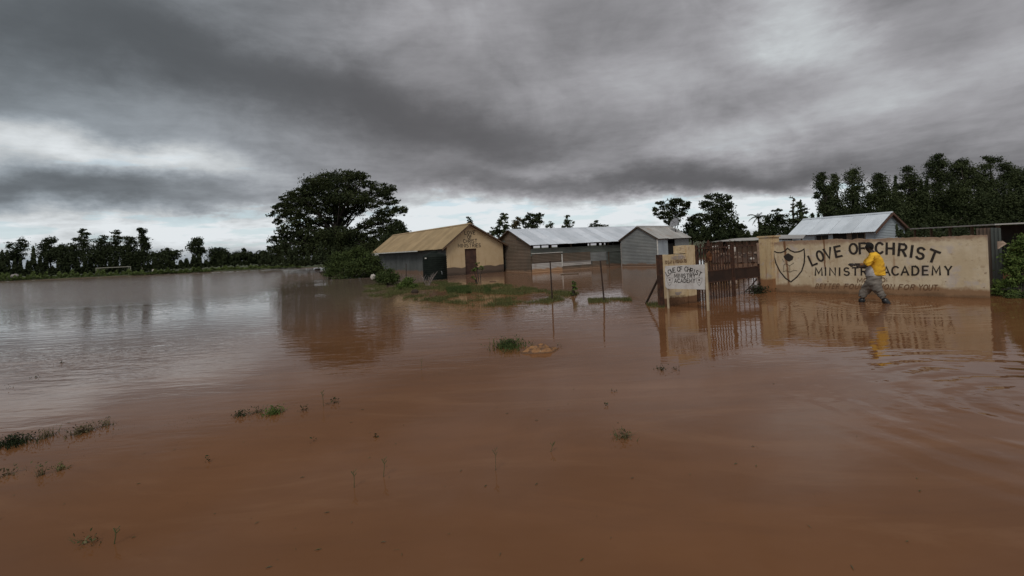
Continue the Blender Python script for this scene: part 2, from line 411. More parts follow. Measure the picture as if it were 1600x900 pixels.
m, t, p = shader('flood_water'); co = wpos(t)
x_, y_, z_ = t.sep(co)[:3]
silt_sheen = t.mix(t.rng(t.noise(t.map(co, (.25, .6, 1), rot=(0, 0, .2)), 1.0, 5, .6), .35, .7), (.152, .067, .028), (.188, .084, .036))
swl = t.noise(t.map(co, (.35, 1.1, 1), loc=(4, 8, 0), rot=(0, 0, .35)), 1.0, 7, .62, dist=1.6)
silt_sheen = t.mix(t.math('MULTIPLY', t.rng(swl, .50, .68), .30), silt_sheen, (.24, .120, .058))
silt_sheen = t.mix(t.math('MULTIPLY', t.rng(swl, .46, .32), .30), silt_sheen, (.125, .056, .026))
silt_sheen = t.mix(t.rng(y_, 8, 45), silt_sheen, (.23, .126, .075))
silt_sheen = t.mix(t.math('MULTIPLY', t.rng(x_, -1, -9), t.rng(y_, 5, 16)), silt_sheen, (.165, .118, .092))  # greyer base colour on the left paints in a silvery sky reflection
t.put(p.inputs['Base Color'], silt_sheen); p.inputs['IOR'].default_value = 1.33
p.inputs['Specular IOR Level'].default_value = .22
def rip(sx, sy, rot, det, amp, loc=(0, 0, 0)):
    n = t.noise(t.map(co, (sx, sy, 1), loc=loc, rot=(0, 0, rot)), 1.0, det, .5, dist=.25)
    return t.math('MULTIPLY', n, amp)
patch = t.rng(t.noise(t.map(co, (.06, .12, 1)), 1.0, 3), .42, .62, .35, 1.0)
h = t.math('ADD', rip(1.1, 3.4, R(-12), 3, .0085), rip(4, 11, R(-8), 2, .0022, (3, 1, 0)))
ang = t.math('DIVIDE', x_, t.math('MAXIMUM', y_, 1.0))
lim = t.math('ADD', t.rng(ang, -.56, -.42, 24, 38), t.math('MULTIPLY', t.math('SUBTRACT', t.noise(t.map(co, (.12, .5, 1)), 1.0, 4), .5), 9))
windy = t.math('MULTIPLY', t.rng(t.math('SUBTRACT', y_, lim), -5, 7), t.rng(ang, -.12, -.2))
h = t.math('ADD', t.math('MULTIPLY', h, patch), t.math('MULTIPLY', t.math('MULTIPLY', rip(1.3, 2.4, R(-20), 5, .060, (9, 2, 0)), windy), 1.0))
t.put(p.inputs['Roughness'], t.math('ADD', .03, t.math('MULTIPLY', windy, .13)))
# calmer, sheltered water close to the viewer
h = t.math('MULTIPLY', h, t.rng(y_, 2.5, 11, .30, 1.0))
h = t.math('MULTIPLY', h, t.rng(x_, 1, -6, 1.0, 1.9))
# wake rings spreading from the wading person
pf = ground(1365, 473)
dist = t.math('SQRT', t.math('ADD', t.math('POWER', t.math('SUBTRACT', x_, pf.x), 2), t.math('POWER', t.math('SUBTRACT', y_, pf.y), 2)))
wob = t.math('ADD', dist, t.math('MULTIPLY', t.noise(co, .9, 3), .5))
ring = t.math('MULTIPLY', t.math('SINE', t.math('MULTIPLY', wob, 17.0)), t.math('MULTIPLY', t.rng(dist, .2, .6), t.rng(dist, .6, 3.2, .0030, 0)))
# long wake crossing the right foreground
q_ = ground(1700, 640)
d2 = t.math('SQRT', t.math('ADD', t.math('POWER', t.math('SUBTRACT', x_, q_.x), 2), t.math('POWER', t.math('SUBTRACT', y_, q_.y), 2)))
d2 = t.math('ADD', d2, t.math('MULTIPLY', t.noise(co, .7, 4, .6), .55))
ring2 = t.math('MULTIPLY', t.math('SINE', t.math('MULTIPLY', d2, 15.0)), t.math('MULTIPLY', t.math('MULTIPLY', t.rng(d2, .3, .9), t.rng(d2, 1.3, 3.4, .0060, 0)), t.rng(t.noise(co, 1.1, 2), .4, .6)))
gp = ground(1160, 462)
d3 = t.math('SQRT', t.math('ADD', t.math('POWER', t.math('SUBTRACT', x_, gp.x), 2), t.math('POWER', t.math('MULTIPLY', t.math('SUBTRACT', y_, gp.y), 1.2), 2)))
ring3 = t.math('MULTIPLY', t.math('SUBTRACT', t.noise(t.map(co, (1.6, 6, 1), rot=(0, 0, .3)), 1.0, 2), .5), t.rng(d3, .5, 3.5, .05, 0))
h = t.math('ADD', t.math('ADD', t.math('ADD', h, ring), ring2), ring3)
b = t.new('ShaderNodeBump'); b.inputs['Strength'].default_value = 1.0; b.inputs['Distance'].default_value = 1.0
t.put(b.inputs['Height'], h); t.put(p.inputs['Normal'], b.outputs[0])
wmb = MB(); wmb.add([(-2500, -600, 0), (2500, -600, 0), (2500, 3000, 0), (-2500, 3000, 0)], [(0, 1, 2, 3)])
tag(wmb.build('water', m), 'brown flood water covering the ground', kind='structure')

# ------------------------------------------------------------------ painted strokes
def arc(cx, cy, rx, ry, a0, a1, n=10):
    return [(cx + rx * math.cos(R(a0 + (a1 - a0) * i / n)), cy + ry * math.sin(R(a0 + (a1 - a0) * i / n))) for i in range(n + 1)]
GL = {
 'L': (.6, [[(0, 1), (0, 0), (.6, 0)]]), 'O': (.8, [arc(.4, .5, .4, .5, 90, 450, 18)]), 'V': (.75, [[(0, 1), (.375, 0), (.75, 1)]]),
 'E': (.58, [[(.58, 1), (0, 1), (0, 0), (.58, 0)], [(0, .52), (.48, .52)]]), 'F': (.58, [[(.58, 1), (0, 1), (0, 0)], [(0, .52), (.48, .52)]]),
 'C': (.72, [arc(.4, .5, .4, .5, 45, 315, 14)]), 'H': (.68, [[(0, 1), (0, 0)], [(.68, 1), (.68, 0)], [(0, .52), (.68, .52)]]),
 'R': (.64, [[(0, 0), (0, 1), (.35, 1)] + arc(.35, .75, .28, .25, 90, -90, 8) + [(0, .5)], [(.3, .5), (.64, 0)]]),
 'P': (.62, [[(0, 0), (0, 1), (.35, 1)] + arc(.35, .73, .28, .27, 90, -90, 8) + [(0, .46)]]),
 'I': (.0, [[(0, 1), (0, 0)]]),
 'S': (.62, [arc(.31, .74, .29, .26, 40, 250, 9) + arc(.31, .26, .31, .26, 70, -150, 9)]),
 'T': (.7, [[(0, 1), (.7, 1)], [(.35, 1), (.35, 0)]]), 'M': (.86, [[(0, 0), (.05, 1), (.43, .25), (.81, 1), (.86, 0)]]),
 'N': (.7, [[(0, 0), (0, 1), (.7, 0), (.7, 1)]]), 'Y': (.7, [[(0, 1), (.35, .48), (.7, 1)], [(.35, .48), (.35, 0)]]),
 'A': (.78, [[(0, 0), (.39, 1), (.78, 0)], [(.13, .34), (.65, .34)]]),
 'D': (.7, [[(0, 0), (0, 1), (.28, 1)] + arc(.28, .5, .42, .5, 90, -90, 10) + [(0, 0)]]),
 'B': (.62, [[(0, 0), (0, 1), (.34, 1)] + arc(.34, .76, .24, .24, 90, -90, 6) + [(0, .52)], [(.34, .52)] + arc(.34, .26, .28, .26, 90, -90, 6) + [(0, 0)]]),
 'U': (.66, [[(0, 1), (0, .35)] + arc(.33, .33, .33, .33, 180, 360, 8) + [(.66, 1)]]),
 ':': (.05, [[(0, .75), (.02, .66)], [(0, .3), (.02, .21)]]), '.': (.05, [[(0, .08), (.03, 0)]]), ' ': (.35, [])}
class Plane:
    """vertical plane through A towards B; h() turns a pixel of the photograph into (s, z) on the real wall"""
    def __init__(s, A, B): s.A = Vector((A[0], A[1], 0)); s.d = (Vector((B[0], B[1], 0)) - s.A); s.len = s.d.length; s.d.normalize(); s.n = Vector((s.d.y, -s.d.x, 0))
    def h(s, px, py):
        r = ray(px, py); k = (s.A - CAM).dot(s.n) / r.dot(s.n); q = CAM + r * k; return ((q - s.A).dot(s.d), q.z)
    def yaw(s): return math.atan2(s.d.y, s.d.x)
def ribbon(b, pts, wd, y, seed=[0]):
    """flat brush stroke in the local x-z plane with mitred joints; facing -y"""
    pts = [Vector((p[0], 0, p[1])) for p in pts]
    if len(pts) < 2: return
    n = len(pts); L_, R_ = [], []
    closed = (pts[0] - pts[-1]).length < 1e-5
    for i in range(n):
        a = pts[i - 1] if i > 0 else (pts[-2] if closed else None); c = pts[i + 1] if i < n - 1 else (pts[1] if closed else None)
        d1_ = (pts[i] - a).normalized() if a is not None else None; d2_ = (c - pts[i]).normalized() if c is not None else None
        if d1_ is None: d1_ = d2_
        if d2_ is None: d2_ = d1_
        tt = (d1_ + d2_)
        tt = tt.normalized() if tt.length > .2 else d1_
        nn = Vector((-tt.z, 0, tt.x)); k = min(1.7, 1 / max(.35, nn.dot(Vector((-d1_.z, 0, d1_.x)))))
        ww = wd / 2 * k * (.93 + .14 * random.random())
        ex = Vector((0, 0, 0))
        if not closed and i == 0: ex = -d2_ * wd * .35
        if not closed and i == n - 1: ex = d1_ * wd * .35
        L_.append(pts[i] + nn * ww + ex); R_.append(pts[i] - nn * ww + ex)
    seed[0] += 1; yy = y - (seed[0] % 5) * .0006
    vs = [Vector((q.x, yy, q.z)) for q in L_ + R_]
    b.add(vs, [(i, n + i, n + i + 1, i + 1) for i in range(n - 1)])
def glyph_px(b, pl_, ch, cx, cy, hgt, rot, wd, y, sx=1.0, slant=0.0):
    """glyph centred on photo pixel (cx, cy)"""
    gw, st = GL[ch]; c, s = math.cos(R(rot)), math.sin(R(rot))
    for q in st:
        o = []
        for (u, v) in q:
            U = (u - gw / 2) * hgt * sx + (v - .5) * slant * hgt; V = (v - .5) * hgt
            o.append(pl_.h(cx + U * c - V * s, cy - (U * s + V * c)))
        ribbon(b, o, wd, y)
def line_px(b, pl_, text, x0, x1, y0, y1, hgt, wd, y, slant=0.0, gap=.3):
    ws = [GL[c][0] for c in text]; tot = sum(ws) + gap * (len(text) - 1); sx = (x1 - x0) / (tot * hgt); cur = 0
    rot = math.degrees(math.atan2(-(y1 - y0), x1 - x0))
    for ch, w_ in zip(text, ws):
        f = (cur + w_ / 2) / tot
        glyph_px(b, pl_, ch, x0 + (x1 - x0) * f, y0 + (y1 - y0) * f, hgt, rot, wd, y, sx, slant); cur += w_ + gap
def poly_px(b, pl_, pts, wd, y):
    ribbon(b, [pl_.h(*q) for q in pts], wd, y)
def fill_px(b, pl_, pts, y):
    v = [pl_.h(*q) for q in pts]; b.add([(a, y, c) for a, c in v], [tuple(range(len(v)))])

# ------------------------------------------------------------------ the sign wall
SW = Plane(ground(1205, 455.5), ground(1547, 466))
sw = thing('sign_wall', SW.A, SW.yaw(), label='long cream plastered wall painted LOVE OF CHRIST MINISTRY ACADEMY with a black shield', cat='wall')
def rough_wall(length, z0, z1, th, seed, top=.02, z1b=None):
    b = bmesh.new(); n = int(length / .06); mz = 14; rr = random.Random(seed)
    z1b = z1 if z1b is None else z1b
    prof = []; v = 0
    for i in range(n + 1):
        v = v * .8 + rr.uniform(-1, 1) * top * .55; prof.append(z1 + (z1b - z1) * i / n + v - (rr.random() < .06) * top)
    def col(i, y): return [b.verts.new((length * i / n, y + rr.uniform(-.004, .004), z0 + (prof[i] - z0) * j / mz)) for j in range(mz + 1)]
    fr = [col(i, 0) for i in range(n + 1)]; bk = [col(i, th) for i in range(n + 1)]
    for i in range(n):
        for j in range(mz):
            b.faces.new((fr[i][j], fr[i + 1][j], fr[i + 1][j + 1], fr[i][j + 1])); b.faces.new((bk[i + 1][j], bk[i][j], bk[i][j + 1], bk[i + 1][j + 1]))
        b.faces.new((fr[i][mz], fr[i + 1][mz], bk[i + 1][mz], bk[i][mz]))
    for e in (0, n):
        for j in range(mz):
            q = (fr[e][j], fr[e][j + 1], bk[e][j + 1], bk[e][j]); b.faces.new(q if e == 0 else q[::-1])
    me = bpy.data.meshes.new('masonry'); b.to_mesh(me); b.free(); return me
zl = SW.h(1207, 378)[1]; zr = SW.h(1543, 367.5)[1]
link('masonry', rough_wall(SW.len, -.6, zl, .16, 3, .026, zr), P_WALL, sw)
lb = MB()
HT = 16.5; WD = .056
for ch, cx, cy, rot, sx, hh in (('L', 1269.8, 406, 24, .85, 16), ('O', 1281.5, 400, 20, .72, 16), ('V', 1294.2, 396, 15, .9, 16), ('E', 1309.6, 392.8, 12, .95, 16),
                   ('O', 1333.5, 388.6, 5, .95, 15.5), ('F', 1347.5, 388, 3, .9, 16), ('C', 1374, 387.6, 0, .92, 16.5), ('H', 1391, 388.4, -1, .95, 17),
                   ('R', 1410.4, 390.5, -5, .95, 18), ('I', 1424.6, 392.8, -8, 1, 17.5), ('S', 1438.4, 395.8, -14, 1.05, 17.5), ('T', 1458.5, 400.5, -21, 1.2, 18)):
    glyph_px(lb, SW, ch, cx, cy, hh, rot, WD, -.008, sx)
lb.build('lettering', BLACK_PAINT, sw)
lb = MB()
for ch, cx, cy in (('M', 1279.4, 424.2), ('I', 1290, 424.2), ('N', 1301, 424.3), ('I', 1312, 424.4), ('S', 1323, 424.2), ('T', 1336.5, 424), ('R', 1350, 424), ('Y', 1364, 423.8),
                   ('A', 1385, 423.4), ('C', 1399, 423), ('A', 1414, 422.9), ('D', 1430.5, 422.8), ('E', 1446, 422.6), ('M', 1463, 422.6), ('Y', 1481.7, 422.8)):
    glyph_px(lb, SW, ch, cx, cy, 11.6 if cx < 1380 else 13.3, 0, .041, -.008, 1.05)

lb.build('lettering', BLACK_PAINT, sw)
lb = MB()
line_px(lb, SW, 'MOTTO:', 1340, 1386, 438, 437, 6.5, .020, -.008)
line_px(lb, SW, 'BETTER', 1275, 1311, 447, 447, 7, .022, -.008, .3, .5)
line_px(lb, SW, 'FOUNDATION', 1320, 1397, 447.2, 448.2, 7.2, .022, -.008, .3, .4)
line_px(lb, SW, 'FOR', 1405, 1429, 448.4, 448.6, 7.5, .024, -.008, .3, .4)
line_px(lb, SW, 'YOUT.', 1436, 1467, 448.9, 449.4, 8.2, .024, -.008, .2, .3)
lb.build('lettering', FADED_BROWN, sw)
cb = MB(); cz = lambda q: (1200 + q[0] * .09447, 375 + q[1] * .09447)
poly_px(cb, SW, [cz(q) for q in [(95, 180), (150, 208), (215, 208), (275, 185), (325, 135), (375, 175), (440, 200), (500, 195), (560, 175), (597, 148), (608, 260), (600, 380), (560, 510), (480, 610), (380, 692), (290, 630), (200, 520), (135, 390), (105, 280), (95, 180)]], .036, -.008)
fill_px(cb, SW, [cz(q) for q in [(285, 320), (352, 357), (408, 325), (425, 275), (335, 215), (256, 268)]], -.009)
for q in ([(250, 525), (290, 510), (330, 512), (362, 532), (400, 512), (450, 500), (485, 510)], [(265, 412), (290, 395), (320, 400), (355, 428), (390, 402), (430, 378)], [(362, 430), (362, 525)], [(235, 310), (268, 365)], [(262, 412), (258, 515)]):
    poly_px(cb, SW, [cz(a) for a in q], .010, -.008)
cb.build('shield_emblem', BLACK_PAINT, sw)

# gate pillar at the left end of the wall
PP = Plane(ground(1189, 455), ground(1208, 456.3))
gpz = PP.h(1190, 371.5)[1]
pt = thing('gate_pillar', PP.A, PP.yaw(), label='square cream gate pillar with brown drips joining the painted wall', cat='pillar')
link('shaft', rough_wall(PP.len, -.6, gpz, .40, 5, .006), P_PILLAR, pt)
MB().box((PP.len / 2, .2, gpz + .03), (PP.len + .08, .46, .05)).build('cap', P_PILLAR, pt)

# notice wall and its taller pillar
NW = Plane(ground(1037, 479), ground(1088, 472.5))
nw = thing('notice_wall', NW.A, NW.yaw(), label='short yellow plastered wall with faded mission text behind the white signboard', cat='wall')
x_split = NW.h(1074, 440)[0]; z_lo = NW.h(1050, 397.5)[1]; z_hi = NW.h(1075, 383)[1]; x_step = NW.h(1061, 395)[0]
link('masonry', rough_wall(x_split - .004, -.6, z_lo, .22, 8, .008), P_NOTICE, nw)
me = rough_wall(NW.len - x_split, -.6, z_hi, .30, 9, .008); o = link('pillar', me, P_NOTICE, nw); o.location = (x_split, -.035, 0)
me = rough_wall(x_split - x_step, z_lo + .012, z_hi - .01, .20, 10, .008); o = link('shoulder', me, P_NOTICE, nw); o.location = (x_step, .01, 0)
lb = MB(); line_px(lb, NW, 'MISSION', 1049, 1070, 403, 401.5, 4.6, .022, -.008, .3, .3)
lb.build('lettering', FADED_LILAC, nw)
lb = MB(); line_px(lb, NW, 'TO LAY A FOUNDATION', 1038.5, 1074, 410, 407.3, 4.6, .016, -.008, .2, .3)
for (yy, xa, xb) in ((466, 1043, 1072), (472.5, 1044, 1070)):       # worn, no longer readable rows
    x = xa
    while x < xb:
        gx = random.choice(['I', 'V', 'N']); q = GL[gx][1][0][:2]
        poly_px(lb, NW, [(x + a * 2.2 + random.uniform(-.3, .3), yy - (x - xa) * .05 - b_ * 3.6) for a, b_ in q], .016, -.008); x += random.uniform(1.6, 3.0)
lb.build('lettering', FADED_BROWN, nw)
lb = MB(); poly_px(lb, NW, [(1055, 457.8), (1064, 456.8)], .035, -.008); poly_px(lb, NW, [(1056, 460), (1062, 459.4)], .03, -.008); lb.build('lettering', FADED_LILAC, nw)
# rusty steel corner post left of the notice wall, with its diagonal brace
q = ground(1033.5, 479)
cp = thing('corner_post', (q.x, q.y, 0), NW.yaw(), label='dark rusty post at the left edge of the yellow notice wall with diagonal brace', cat='post')
hz = (479 - 398) * q.y / F
MB().box((0, 0, hz / 2 - .3), (.11, .14, hz + .6)).build('post', RUST_IRON, cp)
a_ = ground(1008, 473); br = Vector((a_.x - q.x, a_.y - q.y, -.02)); br.rotate(Matrix.Rotation(-NW.yaw(), 3, 'Z'))
MB().bar(br + Vector((-.05, 0, -.12)), (-.02, -.02, (479 - 430) * q.y / F), .045).build('brace', POST_IRON, cp)

# ------------------------------------------------------------------ signboard on two posts
SB = Plane(ground(1041, 482), ground(1105, 486))
sb = thing('signboard', SB.A, SB.yaw(), label='white board on two pale posts lettered LOVE OF CHRIST MINISTRY ACADEMY in black', cat='signboard')
cs = [SB.h(*q) for q in ((1043, 451), (1101.5, 452.5), (1101, 413), (1038.8, 415.6))]; cs.insert(0, SB.h(1039.6, 447.5))
BOARD = simple('board_paint', (.54, .52, .50), (.44, .41, .39), 6, .7, lo=.4, hi=.7)
MB().prism([(a, 0, c) for a, c in cs], (0, .02, 0)).build('board', BOARD, sb)
for (xa, ya, xb, yb, mm, r_) in ((1041.5, 449, 1043.5, 482, 'yellow', .026), (1101.8, 411, 1105.5, 486, 'pale', .034)):
    a, za = SB.h(xa, ya); c_, zc = SB.h(xb, yb)
    mt = MATS.get('post_pale') or simple('post_pale', (.50, .42, .29), (.40, .32, .22), 5, .85)
    MB().bar((c_ + (c_ - a) * .1, .045, -.5), (a, .045, za), r_ * 1.6, .04).build('post', mt, sb)
kz = lambda q: (1020 + q[0] * .1055, 385 + q[1] * .1055)
lb = MB()
for ch, cx, cy, rot, sx in (('L', 214, 405, 25, .8), ('O', 250, 378, 20, .8), ('V', 284, 362, 14, .8), ('E', 318, 350, 8, .8), ('O', 383, 336, 2, .75), ('F', 420, 334, 0, .8), ('C', 492, 334, -3, .8),
                            ('H', 535, 344, -8, .75), ('R', 576, 357, -10, .8), ('I', 614, 372, -14, 1), ('S', 655, 388, -20, .8), ('T', 699, 410, -27, .8)):
    X_, Y_ = kz((cx, cy)); glyph_px(lb, SB, ch, X_, Y_, 6.9, rot, .0175, -.004, sx)
for tx, xa, xb, yy in (('MINISTRY', 318, 630, 434), ('ACADEMY', 322, 625, 507)):
    A_, B_ = kz((xa, yy)), kz((xb, yy)); line_px(lb, SB, tx, A_[0], B_[0], A_[1], B_[1], 5.9, .0175, -.004, 0, .34)
lb.build('lettering', BLACK_PAINT, sb)
GREYP = simple('grey_paint', (.07, .06, .055), (.12, .10, .09), 20, .8)
for cx in (250, 688):
    cy = 512; cb = MB()
    poly_px(cb, SB, [kz((cx + a, cy + b_)) for a, b_ in ((-44, -48), (-20, -42), (0, -55), (20, -42), (44, -48), (42, 0), (22, 42), (2, 70), (-20, 42), (-40, 0), (-44, -48))], .006, -.004)
    fill_px(cb, SB, [kz((cx + a, cy + b_)) for a, b_ in ((-12, -8), (8, 0), (14, -18), (2, -30), (-14, -22))], -.0045)
    poly_px(cb, SB, [kz((cx + a, cy + b_)) for a, b_ in ((-16, 18), (0, 24), (18, 14))], .005, -.004)
    cb.build('shield_emblem', GREYP, sb)

# ------------------------------------------------------------------ iron gate
GA = ground(1089, 471.5); GB = ground(1189, 457); GP = Plane(GA, GB)
def gate_leaf(s0, s1, dense, label, open_=0.0, flip=False):
    g_ = thing('gate_leaf', GP.A + GP.d * (s1 if flip else s0), GP.yaw() + open_, label=label, cat='gate', group='the two leaves of the iron gate')
    wd = s1 - s0; sg = -1 if flip else 1
    zt0, zt1 = 1.60, 1.66; bb, bt = .52, .86
    X = lambda u: sg * u
    for u in (.03, wd - .03): MB().box((X(u), 0, .62), (.05, .05, 2.05)).build('frame_post', RUST_IRON, g_)
    MB().box((X(wd / 2), -.002, bt - .17), (wd - .1, .012, bt - bb)).build('sheet_panel', simple('gate_sheet' + str(flip), (.028, .016, .012), (.045, .024, .016), 4, .85) , g_)
    for z in (bb, bt, 1.55): MB().box((X(wd / 2), .004, z), (wd - .1, .04, .035)).build('rail', RUST_IRON, g_)
    n = dense
    for i in range(n):
        u = .03 + (wd - .06) * (i + 1) / (n + 1)
        top = 1.62 + .03 * math.sin(i * 1.7) + (.04 if i % 2 else 0)
        MB().bar((X(u) + random.uniform(-.008, .008), .03, -.35), (X(u), .03, top), .032 if dense > 10 else .022).build('bar', RUST_IRON, g_)
    return g_
gl = gate_leaf(.02, GP.len * .55, 12, 'left leaf of the rusty iron gate with closely set bars and a scrolled top')
gr = gate_leaf(GP.len * .56, GP.len - .03, 4, 'right leaf of the rusty iron gate standing in bright rippled water', flip=True)
# scroll ornament, worn curls and spear heads on the left leaf
su = GP.h(1107, 390)[0] - .02
ob = MB()
for k in range(5):
    a = k * 1.25; r_ = .13
    pts = [(su + math.cos(a + j * .5) * (r_ * (1 - j * .11)), -.02, 1.30 + math.sin(a + j * .5) * (r_ * (1 - j * .11)) * 1.2) for j in range(8)]
    ob.tube(pts, .014, 5)
ob.prism([(su + math.cos(q_) * .095 * (1 + .25 * (i % 2)), -.012, 1.30 + math.sin(q_) * .13 * (1 + .25 * (i % 2))) for i, q_ in enumerate([math.tau * i / 12 for i in range(12)])], (0, .01, 0))
ob.build('scroll_ornament', RUST_BRIGHT, gl)
ob = MB(); ob.prism([(su - .08, -.012, 1.60), (su + .08, -.012, 1.60), (su + .06, -.012, 1.72), (su, -.012, 1.80), (su - .06, -.012, 1.72)], (0, .012, 0)); ob.build('crest_plate', RUST_IRON, gl)
for i in range(7):
    u = .1 + i * .24
    MB().add([(u - .02, .03, 1.63), (u + .02, .03, 1.63), (u, .03, 1.76), (u, .045, 1.63)], [(0, 1, 2), (1, 3, 2), (3, 0, 2)]).build('spear_tip', RUST_IRON, gl)
ob = MB()
for i in range(24):
    u = random.uniform(.0, 1.9); z = random.uniform(1.64, 1.74)
    ob.tube([(u, random.uniform(-.05, .1), z), (u + random.uniform(-.14, .14), random.uniform(-.05, .1), z + random.uniform(-.06, .06)), (u + random.uniform(-.2, .2), random.uniform(-.05, .1), z - .06)], .006, 4)
tag(ob.build('wire_tangle', RUST_IRON, gl), kind='stuff')
q = ground(1188.5, 459)
MB().box((GP.len - GP.len * .56 - .03 - .0, 0, 0), (.001, .001, .001))
MB().bar((-.10, -.06, .95), (-.12, -.06, 1.62), .07, .04).build('hinge_plate', simple('faded_pink_wood', (.33, .23, .17), (.25, .17, .12), 6, .85), gr)

# heap of drowned brushwood caught against the right gate pillar
def debris(px, py, name, label, cat, sz, n=70, mat=None, leaf=None):
    q = ground(px, py); b = MB(); rr = random.Random(px)
    for _ in range(n):
        a = rr.uniform(0, math.tau); l = rr.uniform(.3, 1) * sz
        b.tube([(0, 0, .0), (math.cos(a) * l * .5, math.sin(a) * l * .3, rr.uniform(.1, .7) * sz), (math.cos(a) * l, math.sin(a) * l * .6, rr.uniform(0, .8) * sz)], [.012, .009, .004], 4)
    t_ = thing(name, (q.x, q.y, -.02), 0, label=label, cat=cat)
    b.build('twigs', mat or POST_IRON, t_)
    if leaf:
        c = RNG.normal(size=(leaf[0], 3)) * [sz * .42, sz * .3, sz * .26] + [0, 0, sz * .38]; c[:, 2] = np.abs(c[:, 2])
        v, f = leaves(c, leaf[1]); numesh('leaves', v, f, leaf[2], t_)
    return t_
debris(1184, 458.5, 'brushwood_heap', 'dark clump of drowned brushwood lodged at the foot of the gate pillar', 'brushwood', .34, 60, None, (500, .03, LEAF_DARK))
a_, b_ = ground(1164, 455.5), ground(1183, 449); 
MB().tube([(a_.x, a_.y, .0), ((a_.x + b_.x) / 2, (a_.y + b_.y) / 2, .12), (b_.x, b_.y, .30)], [.014, .02, .026], 6).build('driftwood', POST_IRON)
tag(bpy.data.objects['driftwood'], 'thin dark branch leaning out of the water inside the gate bars', 'branch')

# ------------------------------------------------------------------ gabled buildings
def frame_local(o, ux, uy, uz):
    o, ux, uy, uz = Vector(o), Vector(ux), Vector(uy), Vector(uz)
    return lambda u, v, h: o + ux * u + uy * v + uz * h
def roof(parent, w_, Ln, eave, ridge, ov_side, ov_f, ov_b, mat, cell=.82, pitch=.12, x0=0.0, name='roof_sheet', cap=None, rf=.5):
    """gable roof, ridge along local +y; sheets one by one"""
    for sgn in (-1, 1):
        xr = w_ * rf; half = xr if sgn < 0 else w_ - xr; ln = math.hypot(ridge - eave, half + ov_side)
        dn = Vector((sgn * (half + ov_side), 0, eave - ridge)).normalized()
        nrm = Vector((sgn * (ridge - eave), 0, half + ov_side)).normalized()
        fr = frame_local((x0 + xr, -ov_f, ridge), (0, 1, 0), dn, nrm)
        n = max(1, round((Ln + ov_f + ov_b) / cell)); tot = Ln + ov_f + ov_b
        for i in range(n):
            jag = random.uniform(-.02, .03)
            P = [(tot * i / n, 0), (tot * (i + 1) / n + (.05 if i < n - 1 else 0), 0), (tot * (i + 1) / n + (.05 if i < n - 1 else 0), ln + jag), (tot * i / n, ln + jag)]
            corr_sheet(P, fr, 0, pitch, .013, .015 + (i % 2) * .010).build(name, mat if not isinstance(mat, list) else mat[i % len(mat)], parent)
        MB().prism([tuple(fr(0, 0, -.03)), tuple(fr(tot, 0, -.03)), tuple(fr(tot, ln - .04, -.03)), tuple(fr(0, ln - .04, -.03))], tuple(nrm * -.03)).build('roof_boarding', TIMBER, parent)
    half = xr; b = MB(); b.prism([(x0 + half - .16, -ov_f - .01, ridge - .05), (x0 + half, -ov_f - .01, ridge + .06), (x0 + half + .16, -ov_f - .01, ridge - .05)], (0, Ln + ov_f + ov_b + .02, 0))
    b.build('ridge_cap', cap or (mat if not isinstance(mat, list) else mat[0]), parent)
def fascia(parent, w_, eave, ridge, ov_side, y, mat, x0=0.0, hgt=.10, rf=.5):
    for sgn in (-1, 1):
        a = Vector((x0 + (-ov_side if sgn < 0 else w_ + ov_side), y, eave)); c = Vector((x0 + w_ * rf, y, ridge))
        MB().prism([a, c, c - Vector((0, 0, hgt)), a - Vector((0, 0, hgt))], (0, .03, 0)).build('fascia_board', mat, parent)

# --- church
CA = ground(700, 431.3); CW, CLn, CYAW = 4.9, 18.0, R(32)
CA.z = 0
ch = thing('church', CA, CYAW, label='yellow gabled church lettered LOVE OF CHRIST MINISTRIES under a tan iron roof', cat='church')
EV, RG, OVS, OVF = 2.02, 3.90, .5, .30
RF = .40; half = CW * RF; wz = EV + (RG - EV) * OVS / (CW / 2 + OVS) - .06; gz = RG - .10
CP = Plane(CA, CA + Vector((math.cos(CYAW), math.sin(CYAW), 0)) * CW)
d0s = CP.h(727, 410)[0]; d1s = CP.h(745.5, 410)[0]; dzt = CP.h(736, 388.5)[1]
b = MB()
th = (0, .18, 0)
top = lambda x: wz + (gz - wz) * (x / half if x < half else (CW - x) / (CW - half))
def gpart(x0, x1, z0):
    q = [(x0, 0, z0), (x1, 0, z0), (x1, 0, top(x1))] + ([(half, 0, gz)] if x0 < half < x1 else []) + [(x0, 0, top(x0))]
    b.prism(q, th)
gpart(0, d0s, -.6); gpart(d0s, d1s, dzt); gpart(d1s, CW, -.6)
b.build('gable_wall', P_CHURCH, ch)
dr = MB().box(((d0s + d1s) / 2, .11, dzt / 2 - .3), (d1s - d0s - .002, .04, dzt + .6)).build('door', simple('door_brown', (.085, .045, .032), (.055, .03, .024), 3, .8), ch)
for k in (-.25, .25):
    for zc in (.45, 1.15): MB().box(((d0s + d1s) / 2 + k * (d1s - d0s) * .95, .085, zc), ((d1s - d0s) * .38, .012, .5)).build('door_panel', simple('door_panel', (.075, .04, .03), (.05, .028, .022), 3, .8), dr)
lb = MB(); cz2 = lambda x, y: (560 + x / 6, 330 + y / 6)
for tx, xa, xb, ya, yb in (('LOVE', 993, 1095, 185, 218), ('OF', 1020, 1063, 225, 258), ('CHRIST', 980, 1113, 262, 297), ('MINISTRIES', 932, 1148, 305, 338)):
    A_ = cz2(xa + 3, (ya + yb) / 2 + 2); B_ = cz2(xb - 3, (ya + yb) / 2 - 2); line_px(lb, CP, tx, A_[0], B_[0], A_[1], B_[1], 5.2, .046, -.006, 0, .34)
lb.build('lettering', BLACK_PAINT, ch)
roof(ch, CW, CLn, EV, RG, OVS, OVF, .3, ROOF_TAN, .85, .13, rf=RF)
fascia(ch, CW, EV, RG, OVS, -OVF - .04, FASCIA, rf=RF)
